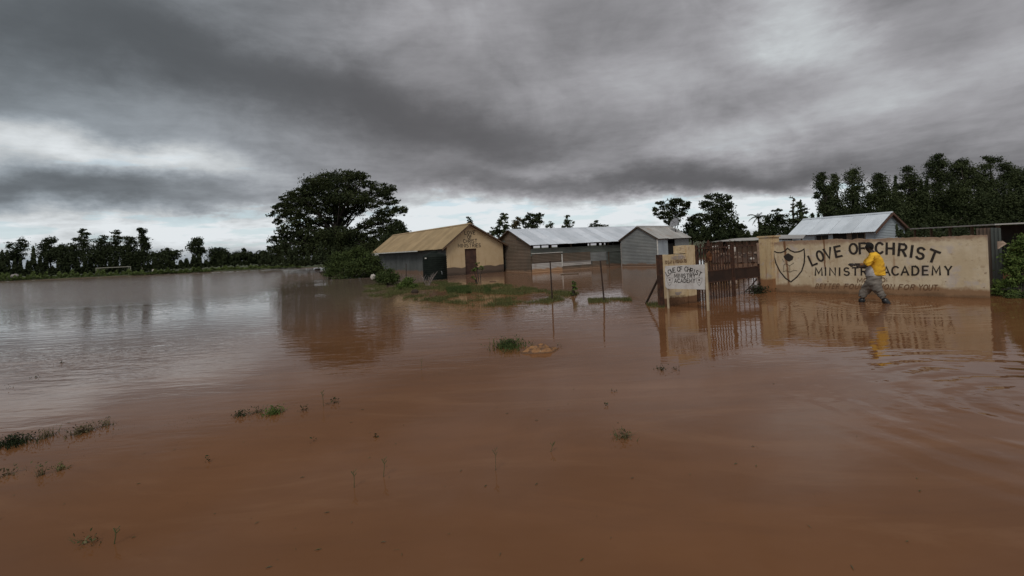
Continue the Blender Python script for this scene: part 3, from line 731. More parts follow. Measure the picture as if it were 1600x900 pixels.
MB().box((-OVS - .03, CLn / 2 + 2.6, EV - .03), (.10, CLn - 4.2, .09)).build('gutter', WHITE_P, ch)
# side walls of upright iron sheet, rear gable
sheeting([(0, -.6), (CLn, -.6), (CLn, wz), (0, wz)], frame_local((.02, 0, 0), (0, 1, 0), (0, 0, 1), (-1, 0, 0)), 0, (.9, 3), 'wall_sheet', WALL_SLATE, ch, .13, .010)
sheeting([(0, -.6), (CLn, -.6), (CLn, wz), (0, wz)], frame_local((CW - .02, 0, 0), (0, 1, 0), (0, 0, 1), (1, 0, 0)), 0, (.9, 3), 'wall_sheet', WALL_GREEN, ch, .13, .010)
MB().prism([(0, CLn, -.6), (CW, CLn, -.6), (CW, CLn, wz), (half, CLn, gz), (0, CLn, wz)], (0, -.08, 0)).build('rear_wall', WALL_SLATE, ch)
# water tank beside the gable
TP = ground(677.5, 437.5); TP.z = 0; TR = 19.2 * TP.y / F
tk = thing('water_tank', TP + Vector((0, TR, 0)), 0, label='black ribbed plastic water tank beside the left corner of the church', cat='water tank')
TH = (436 - 394) * (TP.y + TR) / F
pr = []
z = -.5
while z < TH - .30: pr.append((TR * (1 + .018 * math.cos(z * 46)), z)); z += .045
pr += [(TR * .97, TH - .24), (TR * .80, TH - .12), (TR * .5, TH - .04), (.26, TH)]
def lathe(pr, n=40):
    b = MB()
    for r_, z in pr:
        for j in range(n): b.v.append((r_ * math.cos(math.tau * j / n), r_ * math.sin(math.tau * j / n), z))
    for i in range(len(pr) - 1):
        for j in range(n): b.f.append((i * n + j, i * n + (j + 1) % n, (i + 1) * n + (j + 1) % n, (i + 1) * n + j))
    b.f.append(tuple((len(pr) - 1) * n + j for j in range(n))); return b
lathe(pr).build('body', TANK, tk, True)
lathe([(.27, TH), (.27, TH + .06), (.24, TH + .08), (.0, TH + .085)], 24).build('lid', TANK, tk, True)
MB().box((TR * .1 - .55, -TR * .93, TH - .36), (.12, .02, .07)).build('sticker', WHITE_P, tk)
MB().tube([(TR * .62, -TR * .80, .55), (TR * .7, -TR * .95, .5), (TR * .7, -TR * .95, .35)], .02, 6).build('tap', simple('tap_grey', (.25, .26, .27), None, 5, .5), tk)

# --- long shed
SA = ground(830.5, 425.6); SA.z = 0; SHYAW = R(29); SHL, SHW = 13.0, 5.9
sh = thing('classroom_shed', SA, SHYAW, label='long patched iron sheet shed with a silver roof between the church and the grey shed', cat='shed')
# here the ridge runs along local x: build a rotated sub-frame by swapping axes
SE, SRG, so_ = 2.0, 3.32, .35
def shed_roof(parent, Ln, w_, eave, ridge, ov, ove, mat, cell=.82, pitch=.13, cap=None):
    half = w_ / 2; ln = math.hypot(ridge - eave, half + ov)
    for sgn in (-1, 1):
        dn = Vector((0, sgn * (half + ov), eave - ridge)).normalized(); nrm = Vector((0, sgn * (ridge - eave), half + ov)).normalized()
        fr = frame_local((-ove, half, ridge), (1, 0, 0), dn, nrm); tot = Ln + 2 * ove; n = max(1, round(tot / cell))
        for i in range(n):
            e = .05 if i < n - 1 else 0; jag = random.uniform(-.03, .03)
            P = [(tot * i / n, 0), (tot * (i + 1) / n + e, 0), (tot * (i + 1) / n + e, ln + jag), (tot * i / n, ln + jag)]
            corr_sheet(P, fr, 0, pitch, .013, .015 + (i % 2) * .012).build('roof_sheet', random.choice(mat) if isinstance(mat, list) else mat, parent)
        MB().prism([tuple(fr(0, 0, -.03)), tuple(fr(tot, 0, -.03)), tuple(fr(tot, ln - .05, -.03)), tuple(fr(0, ln - .05, -.03))], tuple(nrm * -.02)).build('roof_boarding', TIMBER, parent)
    MB().prism([(-ove - .01, half - .16, ridge - .05), (-ove - .01, half, ridge + .06), (-ove - .01, half + .16, ridge - .05)], (Ln + 2 * ove + .02, 0, 0)).build('ridge_cap', cap or (mat[0] if isinstance(mat, list) else mat), parent)
shed_roof(sh, SHL, SHW, SE, SRG, so_, .25, ROOF_ZINC, .85)
swz = SE + (SRG - SE) * so_ / (SHW / 2 + so_) - .05
# gable end facing left: sheets with horizontal ribs
gp_ = [(0, -.6), (SHW, -.6), (SHW, swz), (SHW / 2, SRG - .1), (0, swz)]
fl = frame_local((0, 0, 0), (0, 1, 0), (0, 0, 1), (-1, 0, 0)); fl2 = frame_local((SHL, 0, 0), (0, 1, 0), (0, 0, 1), (1, 0, 0))
sheeting(gp_, fl, 1, (2.0, .75), 'wall_sheet', [WALL_BROWN, WALL_BROWN, WALL_GREEN], sh, .11, .010)
sheeting(gp_, fl2, 1, (2.0, .75), 'wall_sheet', WALL_GREEN, sh, .11, .010)
# front: patched sheets measured in the photograph
fr_ = frame_local((0, 0, 0), (1, 0, 0), (0, 0, 1), (0, -1, 0)); SP = Plane(SA, SA + Vector((math.cos(SHYAW), math.sin(SHYAW), 0)) * SHL)
def patch_(x0, x1, yt, yb, mat, off, name='wall_sheet'):
    a, zt = SP.h(x0, yt); c, _ = SP.h(x1, yt); _, zb = SP.h(x0, yb)
    c = min(c, SHL)
    corr_sheet([(a, zb), (c, zb), (c, zt), (a, zt)], fr_, 1, .11, .009, off).build(name, mat, sh)
n = 7
for i in range(n):                       # upper green-grey band and dark right half
    a, c = SHL * i / n, SHL * (i + 1) / n + .04
    corr_sheet([(a, 1.20), (min(c, SHL), 1.20), (min(c, SHL), 1.74), (a, 1.74)], fr_, 1, .11, .009, .01 + (i % 2) * .01).build('wall_sheet', WALL_GREEN, sh)
    corr_sheet([(a, -.6), (min(c, SHL), -.6), (min(c, SHL), 1.24), (a, 1.24)], fr_, 1, .11, .009, -.02 - (i % 2) * .01).build('wall_sheet', [WALL_BROWN, WALL_BROWN, WALL_GREEN, WALL_GREEN, WALL_GREEN, WALL_GREEN, WALL_GREEN][i], sh)
patch_(831, 876, 397.5, 411, WALL_BROWN, .03); patch_(830.5, 878, 412, 430, WALL_PALE, .035)
patch_(878, 922, 395.5, 410, WALL_BROWN, .03); patch_(877, 923, 409.5, 416, WALL_PALE, .045); patch_(877, 925, 416, 429, WALL_BROWN, .03)
patch_(922, 947, 394.5, 408, WALL_GREY, .035); patch_(925, 947, 408, 424, WALL_BROWN, .03)
for xa, xb in ((829.5, 878.5), (877, 922)):
    a, zz = SP.h(xa, 396.5 if xa < 850 else 410); c, _ = SP.h(xb, 400); MB().box(((a + c) / 2, -.06, zz), (c - a, .03, .05)).build('batten', WHITE_P if xa < 850 else CONC, sh)
a, _ = SP.h(877.5, 405); MB().box((a, -.065, .75), (.09, .03, .95)).build('batten', WHITE_P, sh)
# the gap under the eave: posts, dark interior and daylight through the back
for i in range(8): MB().box((SHL * i / 7 + (.05 if i == 0 else -.05 if i == 7 else 0), .04, .75), (.09, .07, 2.6)).build('post', TIMBER, sh)
def back_wall():
    # the rear eave gap stays open only where the photo shows daylight
    lights = [(832, 844), (846, 857), (861, 871), (918, 932), (936, 940), (942, 946)]
    x = 0.0; segs = []
    eye = CAM
    for (a, c) in lights:
        # line of sight through the front gap to the back wall
        pts = []
        for px in (a, c):
            py = 385.5 if px < 900 else 381.3
            r = ray(px, py); nrm = SP.n; A2 = SA + Vector((-math.sin(SHYAW), math.cos(SHYAW), 0)) * SHW
            k = (A2 - CAM).dot(nrm) / r.dot(nrm); q = CAM + r * k; pts.append((q - SA).dot(SP.d))
        segs.append(tuple(pts))
    return segs
segs = back_wall()
xa = 0.0; b = MB()
for s0, s1 in segs + [(SHL, SHL)]:
    s0 = min(s0, SHL); s1 = min(s1, SHL)
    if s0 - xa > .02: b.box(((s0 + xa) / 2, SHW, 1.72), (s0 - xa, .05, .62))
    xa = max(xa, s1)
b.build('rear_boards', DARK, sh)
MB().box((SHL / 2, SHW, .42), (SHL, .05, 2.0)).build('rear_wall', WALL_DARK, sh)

# --- grey shed with satellite dish
A_ = ground(972, 416.6); B_ = ground(1029, 416.2); A_.z = B_.z = 0; GSP = Plane(A_, B_); GW = GSP.len; GL_ = 4.9
gs = thing('grey_shed', A_, GSP.yaw(), label='grey corrugated iron shed with plain gable end and aged pale roof behind the fence posts', cat='shed')
GE = 2.02; GR_ = GSP.h(996, 354)[1] * 1.0
ov = .18; gwz = GE + (GR_ - GE) * ov / (GW / 2 + ov) - .05
roof(gs, GW, GL_, GE, GR_, ov, .15, .2, ROOF_OLD, .8, .12)
gpoly = [(0, -.6), (GW, -.6), (GW, gwz), (GW / 2, GR_ - .09), (0, gwz)]
sheeting(gpoly, frame_local((0, 0, 0), (1, 0, 0), (0, 0, 1), (0, -1, 0)), 1, (GW, .72), 'wall_sheet', WALL_GREY, gs, .11, .011)
sheeting([(0, -.6), (GL_, -.6), (GL_, gwz), (0, gwz)], frame_local((0, 0, 0), (0, 1, 0), (0, 0, 1), (-1, 0, 0)), 1, (2.4, .8), 'wall_sheet', WALL_GREY, gs, .11, .011)
sheeting([(0, -.6), (1.5, -.6), (1.5, gwz), (0, gwz)], frame_local((GW, 0, 0), (0, 1, 0), (0, 0, 1), (1, 0, 0)), 0, (.8, 3), 'wall_sheet', WALL_BLUE, gs, .11, .011)
sheeting([(2.6, -.6), (GL_, -.6), (GL_, gwz), (2.6, gwz)], frame_local((GW, 0, 0), (0, 1, 0), (0, 0, 1), (1, 0, 0)), 0, (.8, 3), 'wall_sheet', WALL_GREY, gs, .11, .011)
MB().box((GW - .12, 2.05, .5), (.04, 1.1, 2.3)).build('door', DARK, gs)
MB().box((GW / 2, GL_, .8), (GW, .05, 2.7)).build('rear_wall', WALL_GREY, gs)
MB().box((GW + .012, -.03, .95), (.07, .05, 2.1)).build('corner_strip', WHITE_P, gs); MB().box((.0, -.03, .75), (.05, .05, 2.2)).build('corner_strip', CONC, gs)
# satellite dish on the roof
ds_p = atdepth(1056, 352, 39.0)
ds = thing('satellite_dish', ds_p, 0, label='grey mesh satellite dish tilted up behind the grey shed roof', cat='satellite dish')
b = MB(); nn = 20
rings = [(r_, .22 * r_ * r_) for r_ in (0, .16, .3, .40)]
b.v.append((0, 0, 0))
for r_, d_ in rings[1:]:
    for j in range(nn): b.v.append((r_ * math.cos(math.tau * j / nn), r_ * math.sin(math.tau * j / nn), d_))
for j in range(nn): b.f.append((0, 1 + j, 1 + (j + 1) % nn))
for i in range(2):
    for j in range(nn): a = 1 + i * nn; b.f.append((a + j, a + nn + j, a + nn + (j + 1) % nn, a + (j + 1) % nn))
o = b.build('reflector', simple('dish_grey', (.25, .25, .26), (.18, .18, .19), 8, .6), ds, True); o.rotation_euler = (R(28), R(-58), 0); o.location = (-.1, 0, .22)
MB().bar((-.05, .05, .2), (.0, .1, -1.6), .05).build('mast', POST_IRON, ds)
MB().bar((-.1, 0, .22), (-.42, -.2, .42), .02).build('feed_arm', POST_IRON, ds)

# --- blue-roofed house behind the sign wall
D4 = 33.0; hp = atdepth(1366.5, 361.8, D4)
HL, HW = 6.2, 3.3; HYAW = math.atan2(-.93, .37)
hd = Vector((math.cos(HYAW), math.sin(HYAW), 0)); h0 = Vector((hp.x, hp.y, 0)) - hd * HL
hs = thing('blue_roof_house', h0, HYAW, label='small pale metal house with bright blue grey iron roof behind the painted wall', cat='house')
HE, HR = hp.z, hp.z + 1.28
shed_roof(hs, HL, HW, HE - .02, HR, .28, .22, ROOF_BLUE, .8, .13)
hwz = HE + (HR - HE) * .28 / (HW / 2 + .28) - .05
gq = [(0, -.3), (HW, -.3), (HW, hwz), (HW / 2, HR - .1), (0, hwz)]
sheeting(gq, frame_local((HL, 0, 0), (0, 1, 0), (0, 0, 1), (1, 0, 0)), 1, (HW, .8), 'wall_sheet', WALL_BLUE, hs, .11, .010)
sheeting(gq, frame_local((0, 0, 0), (0, 1, 0), (0, 0, 1), (-1, 0, 0)), 1, (HW, .8), 'wall_sheet', WALL_BLUE, hs, .11, .010)
HF = frame_local((0, 0, 0), (1, 0, 0), (0, 0, 1), (0, -1, 0))
for a, c, mm in ((0, 1.9, WALL_BLUE), (1.95, 3.3, WALL_BLUE), (4.3, 5.6, WALL_BROWN), (5.6, HL, WALL_BLUE)):
    corr_sheet([(a, -.3), (c, -.3), (c, hwz), (a, hwz)], HF, 1, .11, .009, 0).build('wall_sheet', mm, hs)
MB().box((3.8, .1, .8), (1.1, .04, 2.2)).build('door', DARK, hs)
for xx, ww in ((2.5, .9), (5.1, .8)):
    wn = MB().box((xx, -.03, hwz - .42), (ww, .05, .38)).build('window', DARK, hs)
    MB().box((xx, -.07, hwz - .42), (.04, .04, .38)).build('mullion', TIMBER, wn)
MB().box((HL / 2, HW, .6), (HL, .05, 1.9)).build('rear_wall', WALL_BLUE, hs)
for sgn in (-1, 1):
    a = Vector((HL + .25, HW / 2 + sgn * (HW / 2 + .28), HE - .02)); c = Vector((HL + .25, HW / 2, HR))
    MB().prism([a, c, c - Vector((0, 0, .16)), a - Vector((0, 0, .16))], (.03, 0, 0)).build('fascia_board', simple('fascia_redbrown%d' % sgn, (.13, .07, .05), None, 5, .8), hs)

# --- flat-roofed open shelter and rusty sheet fence at the right
f0 = atdepth(1425, 355, 24.0); f1 = atdepth(1560, 354.0, 17.5); fz = (f0.z + f1.z) / 2
FP = Plane(f0, f1)
fs = thing('flat_shelter', FP.A, FP.yaw(), label='low open shelter with flat thin iron roof and dark inside behind the painted wall', cat='shelter')
MB().box((FP.len / 2, 1.4, fz), (FP.len, 3.0, .045)).build('roof', ROOF_OLD, fs)
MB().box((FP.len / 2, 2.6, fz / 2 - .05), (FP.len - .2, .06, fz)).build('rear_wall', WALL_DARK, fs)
for i in range(5): MB().box((.15 + (FP.len - .3) * i / 4, .05, fz / 2 - .05), (.08, .08, fz)).build('post', TIMBER, fs)
f0 = atdepth(1528, 400, 13.6); f1 = atdepth(1566, 400, 12.9); RP = Plane(f0, f1)
rf = thing('sheet_fence', RP.A, RP.yaw(), label='rusty brown iron sheets standing behind the right end of the painted wall', cat='fence')
zt = RP.h(1545, 356)[1]
for i, mm in enumerate((WALL_RUST, WALL_GREEN)):
    a = RP.len * i * .62; c = RP.len * (.64 if i == 0 else 1.0)
    corr_sheet([(a, -.3), (c, -.3), (c, zt - i * .02), (a, zt)], frame_local((0, 0, 0), (1, 0, 0), (0, 0, 1), (0, -1, 0)), 0, .11, .012, .012 * i).build('iron_sheet', mm, rf)
MB().box((.02, .05, zt / 2 - .1), (.09, .09, zt + .1)).build('post', TIMBER, rf)
q = atdepth(1567, 383, 12.6)
MB().prism([(q.x - .13, q.y, q.z - .10), (q.x + .16, q.y + .05, q.z + .03), (q.x + .1, q.y + .1, q.z + .11), (q.x - .13, q.y, q.z + .10)], (0, .02, 0)).build('board_offcut', simple('pink_board', (.36, .26, .2), None, 5, .8))
tag(bpy.data.objects['board_offcut'], 'torn pale board sticking out beside the rusty iron sheets', 'board')
# small metal shed glimpsed behind the gate pillar
q = atdepth(1210, 380, 27.0)
ss = thing('small_shed', (q.x, q.y, 0), R(-35), label='low blue grey iron lean to glimpsed just right of the gate pillar', cat='shed')
for i, mm in enumerate((WALL_BLUE, WALL_GREY, WALL_GREEN)):
    corr_sheet([(i * .42, -.3), (i * .42 + .4, -.3), (i * .42 + .4, 1.62 - i * .05), (i * .42, 1.66 - i * .05)], frame_local((0, 0, 0), (1, 0, 0), (0, 0, 1), (0, -1, 0)), 1, .11, .01, .01 * i).build('wall_sheet', mm, ss)
MB().prism([(-.1, -.1, 1.68), (1.4, -.1, 1.62), (1.4, 1.8, 1.80), (-.1, 1.8, 1.86)], (0, 0, .03)).build('roof', ROOF_OLD, ss)
MB().box((1.2, 1.6, .6), (.08, .08, 2.1)).build('post', TIMBER, ss)
MB().box((.05, 1.6, .6), (.08, .08, 2.2)).build('post', TIMBER, ss)

# mud building seen through the gate
A_ = atdepth(1100, 382, 50.0); B_ = atdepth(1196, 370, 40.0); MP = Plane(A_, B_)
mh = thing('mud_house', MP.A, MP.yaw(), label='long brown mud walled house with pale sagging iron roof seen through the gate bars', cat='house')
ez = (A_.z + B_.z) / 2 - .02
mbw = MB()
for a, c in ((0, 3 / 9), (4 / 9, 1)):
    MB().box(((a + c) / 2 * MP.len, .1, ez / 2 - .2), ((c - a) * MP.len, .2, ez + .3)).build('wall', P_MUDWALL, mh)
MB().box((MP.len * 3.5 / 9, .16, ez / 2 - .2), (MP.len / 9, .04, ez + .3)).build('door', DARK, mh)
for i in range(3, 9): MB().box((MP.len * i / 9, -.03, ez / 2 - .15), (.13, .08, ez + .3)).build('buttress', TIMBER, mh)
for i in range(10):
    P = [(MP.len * i / 10 - .1, 0), (MP.len * (i + 1) / 10 - .08, 0), (MP.len * (i + 1) / 10 - .08, 2.2), (MP.len * i / 10 - .1, 2.2)]
    corr_sheet(P, frame_local((0, -.25, ez), (1, 0, 0), Vector((0, 1, .10)).normalized(), Vector((0, -.10, 1)).normalized()), 0, .13, .012, .02 + (i % 2) * .01).build('roof_sheet', ROOF_OLD, mh)
MB().box((MP.len / 2, 1.95, ez / 2 - .2), (MP.len, .1, ez + .3)).build('rear_wall', P_MUDWALL, mh)
# things standing in the yard behind the gate
def sack(px, py, Y, sx, sz, label, mat, name='sack', cat='sack'):
    q = atdepth(px, py, Y); b = bmesh.new(); bmesh.ops.create_icosphere(b, subdivisions=3, radius=1)
    rr = random.Random(px * 3)
    for v in b.verts:
        k = 1 + .12 * math.sin(v.co.x * 5 + rr.random()) * math.cos(v.co.z * 4)
        v.co = Vector((v.co.x * sx * k, v.co.y * sx * .6, v.co.z * sz * (1 + .1 * math.sin(v.co.x * 7))))
    me = bpy.data.meshes.new(name); b.to_mesh(me); b.free()
    for p_ in me.polygons: p_.use_smooth = True
    o = link(name, me, mat); o.location = q; return tag(o, label, cat)
SACK_W = simple('sack_white', (.50, .47, .43), (.36, .32, .28), 9, .8); SACK_B = simple('sack_brown', (.24, .15, .10), None, 7, .85)

# raised mud bank with rubble inside the gate
bk = bmesh.new(); cA = atdepth(1112, 405, 37.0); cB = atdepth(1205, 400, 35.0)
MBK = 34
bank_rows = []
for j in range(9):
    row = []
    for i in range(MBK + 1):
        s_ = i / MBK; base = cA.lerp(cB, s_); vv = j / 8
        hgt = (.92 + .12 * math.sin(i * .9) + .08 * math.sin(i * 2.3)) * math.sin(math.pi * (.08 + .84 * vv)) ** .8
        row.append(bk.verts.new((base.x + (vv - .5) * .9, base.y + (vv - .5) * 2.6, -.25 + hgt + random.uniform(-.05, .05) + .25 * (1 if 0 < i < MBK else -1) * 0)))
    bank_rows.append(row)
for j in range(8):
    for i in range(MBK): bk.faces.new((bank_rows[j][i], bank_rows[j][i + 1], bank_rows[j + 1][i + 1], bank_rows[j + 1][i]))
me = bpy.data.meshes.new('mud_bank'); bk.to_mesh(me); bk.free()
for p_ in me.polygons: p_.use_smooth = True
tag(link('mud_bank', me, simple('bank_mud', (.085, .05, .034), (.05, .032, .024), 1.5, .9)), 'long dark brown mud bank with rubble inside the gate', 'mud bank')
rb = MB(); rr = random.Random(4)
for _ in range(120):
    s_ = rr.random(); base = cA.lerp(cB, s_); a = rr.uniform(.05, .16)
    rb.box((base.x + rr.uniform(-.2, .2), base.y + rr.uniform(-.9, .1), rr.uniform(.35, .72)), (a * 1.6, a, a * .8), rr.uniform(0, 3))
tag(rb.build('rubble', simple('rubble_stone', (.30, .22, .17), (.14, .085, .06), 3, .9, lo=.4, hi=.6)), 'broken stones and litter strewn over the mud bank inside the gate', kind='stuff')
sack(1141, 386.5, 34.0, .29, .17, 'flat pale bundle balanced beside a white sack inside the gate', SACK_W, 'bundle', 'bundle')
sack(1147.5, 389.5, 33.8, .11, .24, 'small upright white sack seen through the right gate leaf', SACK_W)
sack(1175.5, 404.3, 34.6, .16, .10, 'small white packet lying on the mud bank behind the gate', SACK_W, 'packet', 'packet')
sack(1115, 386.8, 35, .18, .11, 'pale bundle behind the scrolled iron gate, left of its neighbour', SACK_W, 'bundle', 'bundle')
sack(1120, 385.8, 35, .10, .20, 'narrow white sack behind the scrolled iron gate ornament', SACK_W)
sack(1119, 394, 34, .22, .15, 'brown sack low behind the scrolled gate ornament', SACK_B)

# ------------------------------------------------------------------ trees
def crown(parent, lobes, D, n, leaf, mat, base, name='crown', flat=.75, clump=.22, ydepth=.85, thick=1.0, solid=False, seed=0):
    """lobes: (px, py, rx, ry) in photo pixels placed at distance D with real depth"""
    rr = np.random.default_rng(seed + int(abs(lobes[0][0]) * 7)); C = []; ar = np.array([l[2] * l[3] for l in lobes], float); ar /= ar.sum(); cent = []
    for l, a in zip(lobes, ar):
        c = atdepth(l[0], l[1], D); rx = l[2] * D / F; rz = l[3] * D / F; k = max(6, int(n * a))
        nc = max(4, int(k / 26)); 
        cc = rr.normal(size=(nc, 3)); cc /= np.linalg.norm(cc, axis=1)[:, None]; cc *= (rr.uniform(.0 if solid else .25, 1, nc) ** (.45))[:, None]
        yo = rr.uniform(-.35, .35) * rx
        cc = cc * [rx, rx * ydepth, rz] + [c.x, c.y + yo, c.z]; cent.append(cc)
        per = int(k / nc) + 1; sz = clump * (rx * .6 + rz * .4) * rr.uniform(.5, 1.5, nc)
        o = rr.normal(size=(nc, per, 3)) * sz[:, None, None] * [1, 1, flat * .6]
        C.append((cc[:, None, :] + o).reshape(-1, 3))
    C = np.concatenate(C) - np.array(base); 
    v, f = leaves(C, leaf); o = numesh(name, v, f, mat, parent); return np.concatenate(cent) - np.array(base)
def trunk_mesh(parent, base_px, D, H, r0, cents, mat, nl=10, lean=0.0, split=.35, seed=1, gz0=-.3, name='trunk'):
    rr = random.Random(seed); b = MB()
    tx = float(np.median(cents[:, 0])) ; ty = float(np.median(cents[:, 1]))
    pts = [(tx * k * k + math.sin(k * 5 + seed) * .02 * H * k, ty * k * k, gz0 + (H - gz0) * k) for k in (0, .2, .4, .6, .8, 1.0)]
    b.tube(pts, [r0 * (1.25 if k == 0 else 1 - .8 * k / 5) for k in range(6)], 8)
    idx = [rr.randrange(len(cents)) for _ in range(nl)]
    lb_ = MB()
    for i in idx:
        c = Vector(cents[i]); s_ = rr.uniform(split, .85); k = s_ * 5; a = int(k); f = k - a
        p0 = Vector(pts[a]).lerp(Vector(pts[min(a + 1, 5)]), f)
        if c.z < p0.z + .1 * H: p0 = Vector(pts[1]).lerp(Vector(pts[2]), rr.random())
        mid = p0.lerp(c, .5) + Vector((0, 0, .06 * H * rr.uniform(-.3, 1)))
        rb_ = r0 * (1 - .75 * s_) * .55
        lb_.tube([p0, mid, c], [rb_, rb_ * .6, rb_ * .2], 5)
    b.build(name, mat, parent, True); lb_.build('limbs', mat, parent, True)
def tree(name, label, D, lobes, n, leaf=.1, mat=LEAF_DARK, bark=BARK, r0=.18, group=None, cat='tree', basepx=None, nl=10, seed=1, **kw):
    cx = basepx if basepx is not None else lobes[0][0]
    b0 = atdepth(cx, lobes[0][1], D); base = Vector((b0.x, b0.y, max(terrain(b0.x, b0.y), -.3)))
    t_ = thing(name, base, 0, label=label, cat=cat, group=group)
    cents = crown(t_, lobes, D, n, leaf, mat, base, seed=seed, **kw)
    H = float(cents[:, 2].max()) * .9
    trunk_mesh(t_, cx, D, H, r0, cents, bark, nl, seed=seed)
    return t_

# the big spreading tree
BT = [(530, 274, 34, 7), (505, 277, 16, 6), (558, 276, 18, 7), (520, 287, 40, 8), (575, 288, 14, 6), (497, 292, 22, 7), (480, 297, 18, 6), (470, 303, 20, 7), (450, 309, 13, 6), (460, 318, 22, 8), (440, 322, 14, 7), (440, 335, 16, 7), (434, 346, 9, 5), (597, 292, 20, 6), (612, 296, 8, 4), (590, 303, 24, 7), (606, 314, 16, 6),
      (520, 300, 44, 10), (545, 312, 40, 9), (500, 314, 36, 9), (578, 318, 24, 8), (622, 326, 14, 6), (606, 332, 20, 7), (594, 345, 22, 7), (630, 334, 6, 4), (475, 330, 28, 8), (470, 345, 22, 9), (455, 360, 20, 10), (440, 374, 16, 7), (424, 388, 10, 4), (440, 392, 16, 8), (515, 328, 34, 7), (548, 330, 22, 6),
      (465, 388, 26, 22), (497, 366, 28, 10), (535, 366, 38, 11), (520, 388, 50, 22), (560, 385, 38, 22), (608, 350, 20, 7), (602, 364, 24, 9), (618, 358, 14, 9), (585, 392, 28, 18), (505, 344, 20, 6), (535, 342, 16, 5), (485, 352, 16, 6), (575, 352, 14, 6), (630, 366, 8, 9)]
tree('spreading_tree', 'huge dark spreading tree with broad tiered crown left of the church', 72.0, BT, 84000, .155, LEAF_FIG, BARK, .75, basepx=522, nl=80, seed=3, flat=.8, clump=.17, ydepth=1.0)
tree('shade_tree', 'rounded dark tree tucked behind the right edge of the huge spreading tree', 60.0, [(623, 362, 13, 14), (630, 372, 10, 14), (612, 380, 16, 16)], 5000, .16, LEAF_DARK, basepx=622, seed=5)

# distant trees along the left shore
LT = [('thin low tree at the far left edge of the far shore', [(4, 402, 10, 8), (0, 415, 14, 14)], 1400),
      ('slim twin topped tree near the left edge of the far shore', [(17, 384, 6, 5), (35, 380, 8, 10), (30, 394, 12, 8), (24, 402, 12, 8)], 1800),
      ('tree with small round top leaning left, third from the left on the far shore', [(76, 377, 9, 7), (70, 386, 10, 7), (78, 398, 18, 10)], 2400),
      ('low bushy tree filling the gap left of the tall feathery tree', [(100, 388, 12, 6), (98, 400, 20, 12)], 2400),
      ('tall feathery tree with pointed top and gappy crown on the far shore', [(131, 361, 5, 5), (136, 367, 7, 5), (126, 373, 9, 5), (138, 378, 10, 5), (120, 384, 12, 5), (130, 390, 16, 8), (128, 402, 20, 12)], 3000),
      ('broad dark tree right of the tall feathery tree', [(156, 378, 10, 5), (162, 372, 6, 4), (158, 388, 16, 10), (158, 402, 20, 12)], 2800),
      ('slender tree with loose open top, left of the twin dark columns', [(181, 364, 5, 6), (184, 374, 8, 7), (178, 384, 8, 7), (182, 400, 14, 14)], 2200),
      ('shorter and wider of the two dark column trees on the far shore', [(203, 376, 9, 7), (200, 388, 12, 10), (206, 402, 16, 14)], 2600),
      ('taller and narrower of the two dark column trees on the far shore', [(223, 361, 6, 6), (222, 372, 6, 8), (224, 385, 7, 10), (222, 400, 10, 14)], 2600),
      ('low spreading tree with ragged top just right of the dark columns', [(262, 393, 10, 5), (275, 394, 8, 5), (258, 402, 22, 9), (240, 400, 8, 6)], 2400),
      ('lone oval tree with pale bare trunk on the far shore', [(309, 377, 6, 7), (308, 386, 10, 9), (312, 394, 8, 7)], 2000),
      ('dense rounded dark tree between the lone oval tree and the huge tree', [(343, 394, 13, 8), (344, 403, 16, 9)], 2600),
      ('dim low tree just right of the dense rounded dark one', [(372, 400, 11, 7), (366, 406, 12, 6)], 1800),
      ('low tree with a single thin spire on the far shore', [(382, 391, 2.5, 5), (388, 401, 13, 7)], 1600),
      ('low dark tree close to the left foot of the huge spreading tree', [(410, 398, 10, 7), (420, 402, 14, 9), (404, 406, 14, 7)], 2400)]
for i, (lab, lobes, n) in enumerate(LT):
    D = 112 - (lobes[0][0] / 440) * 10
    pale = 'pale bare' in lab
    tree('shore_tree', lab, D, lobes, int(n * 1.7), .19, LEAF_DARK, BARK_PALE if i in (4, 10) else BARK, .20, 'trees along the far left shore', seed=20 + i, basepx=lobes[-1][0], nl=9, clump=.26, solid=(i not in (4, 6, 10)))

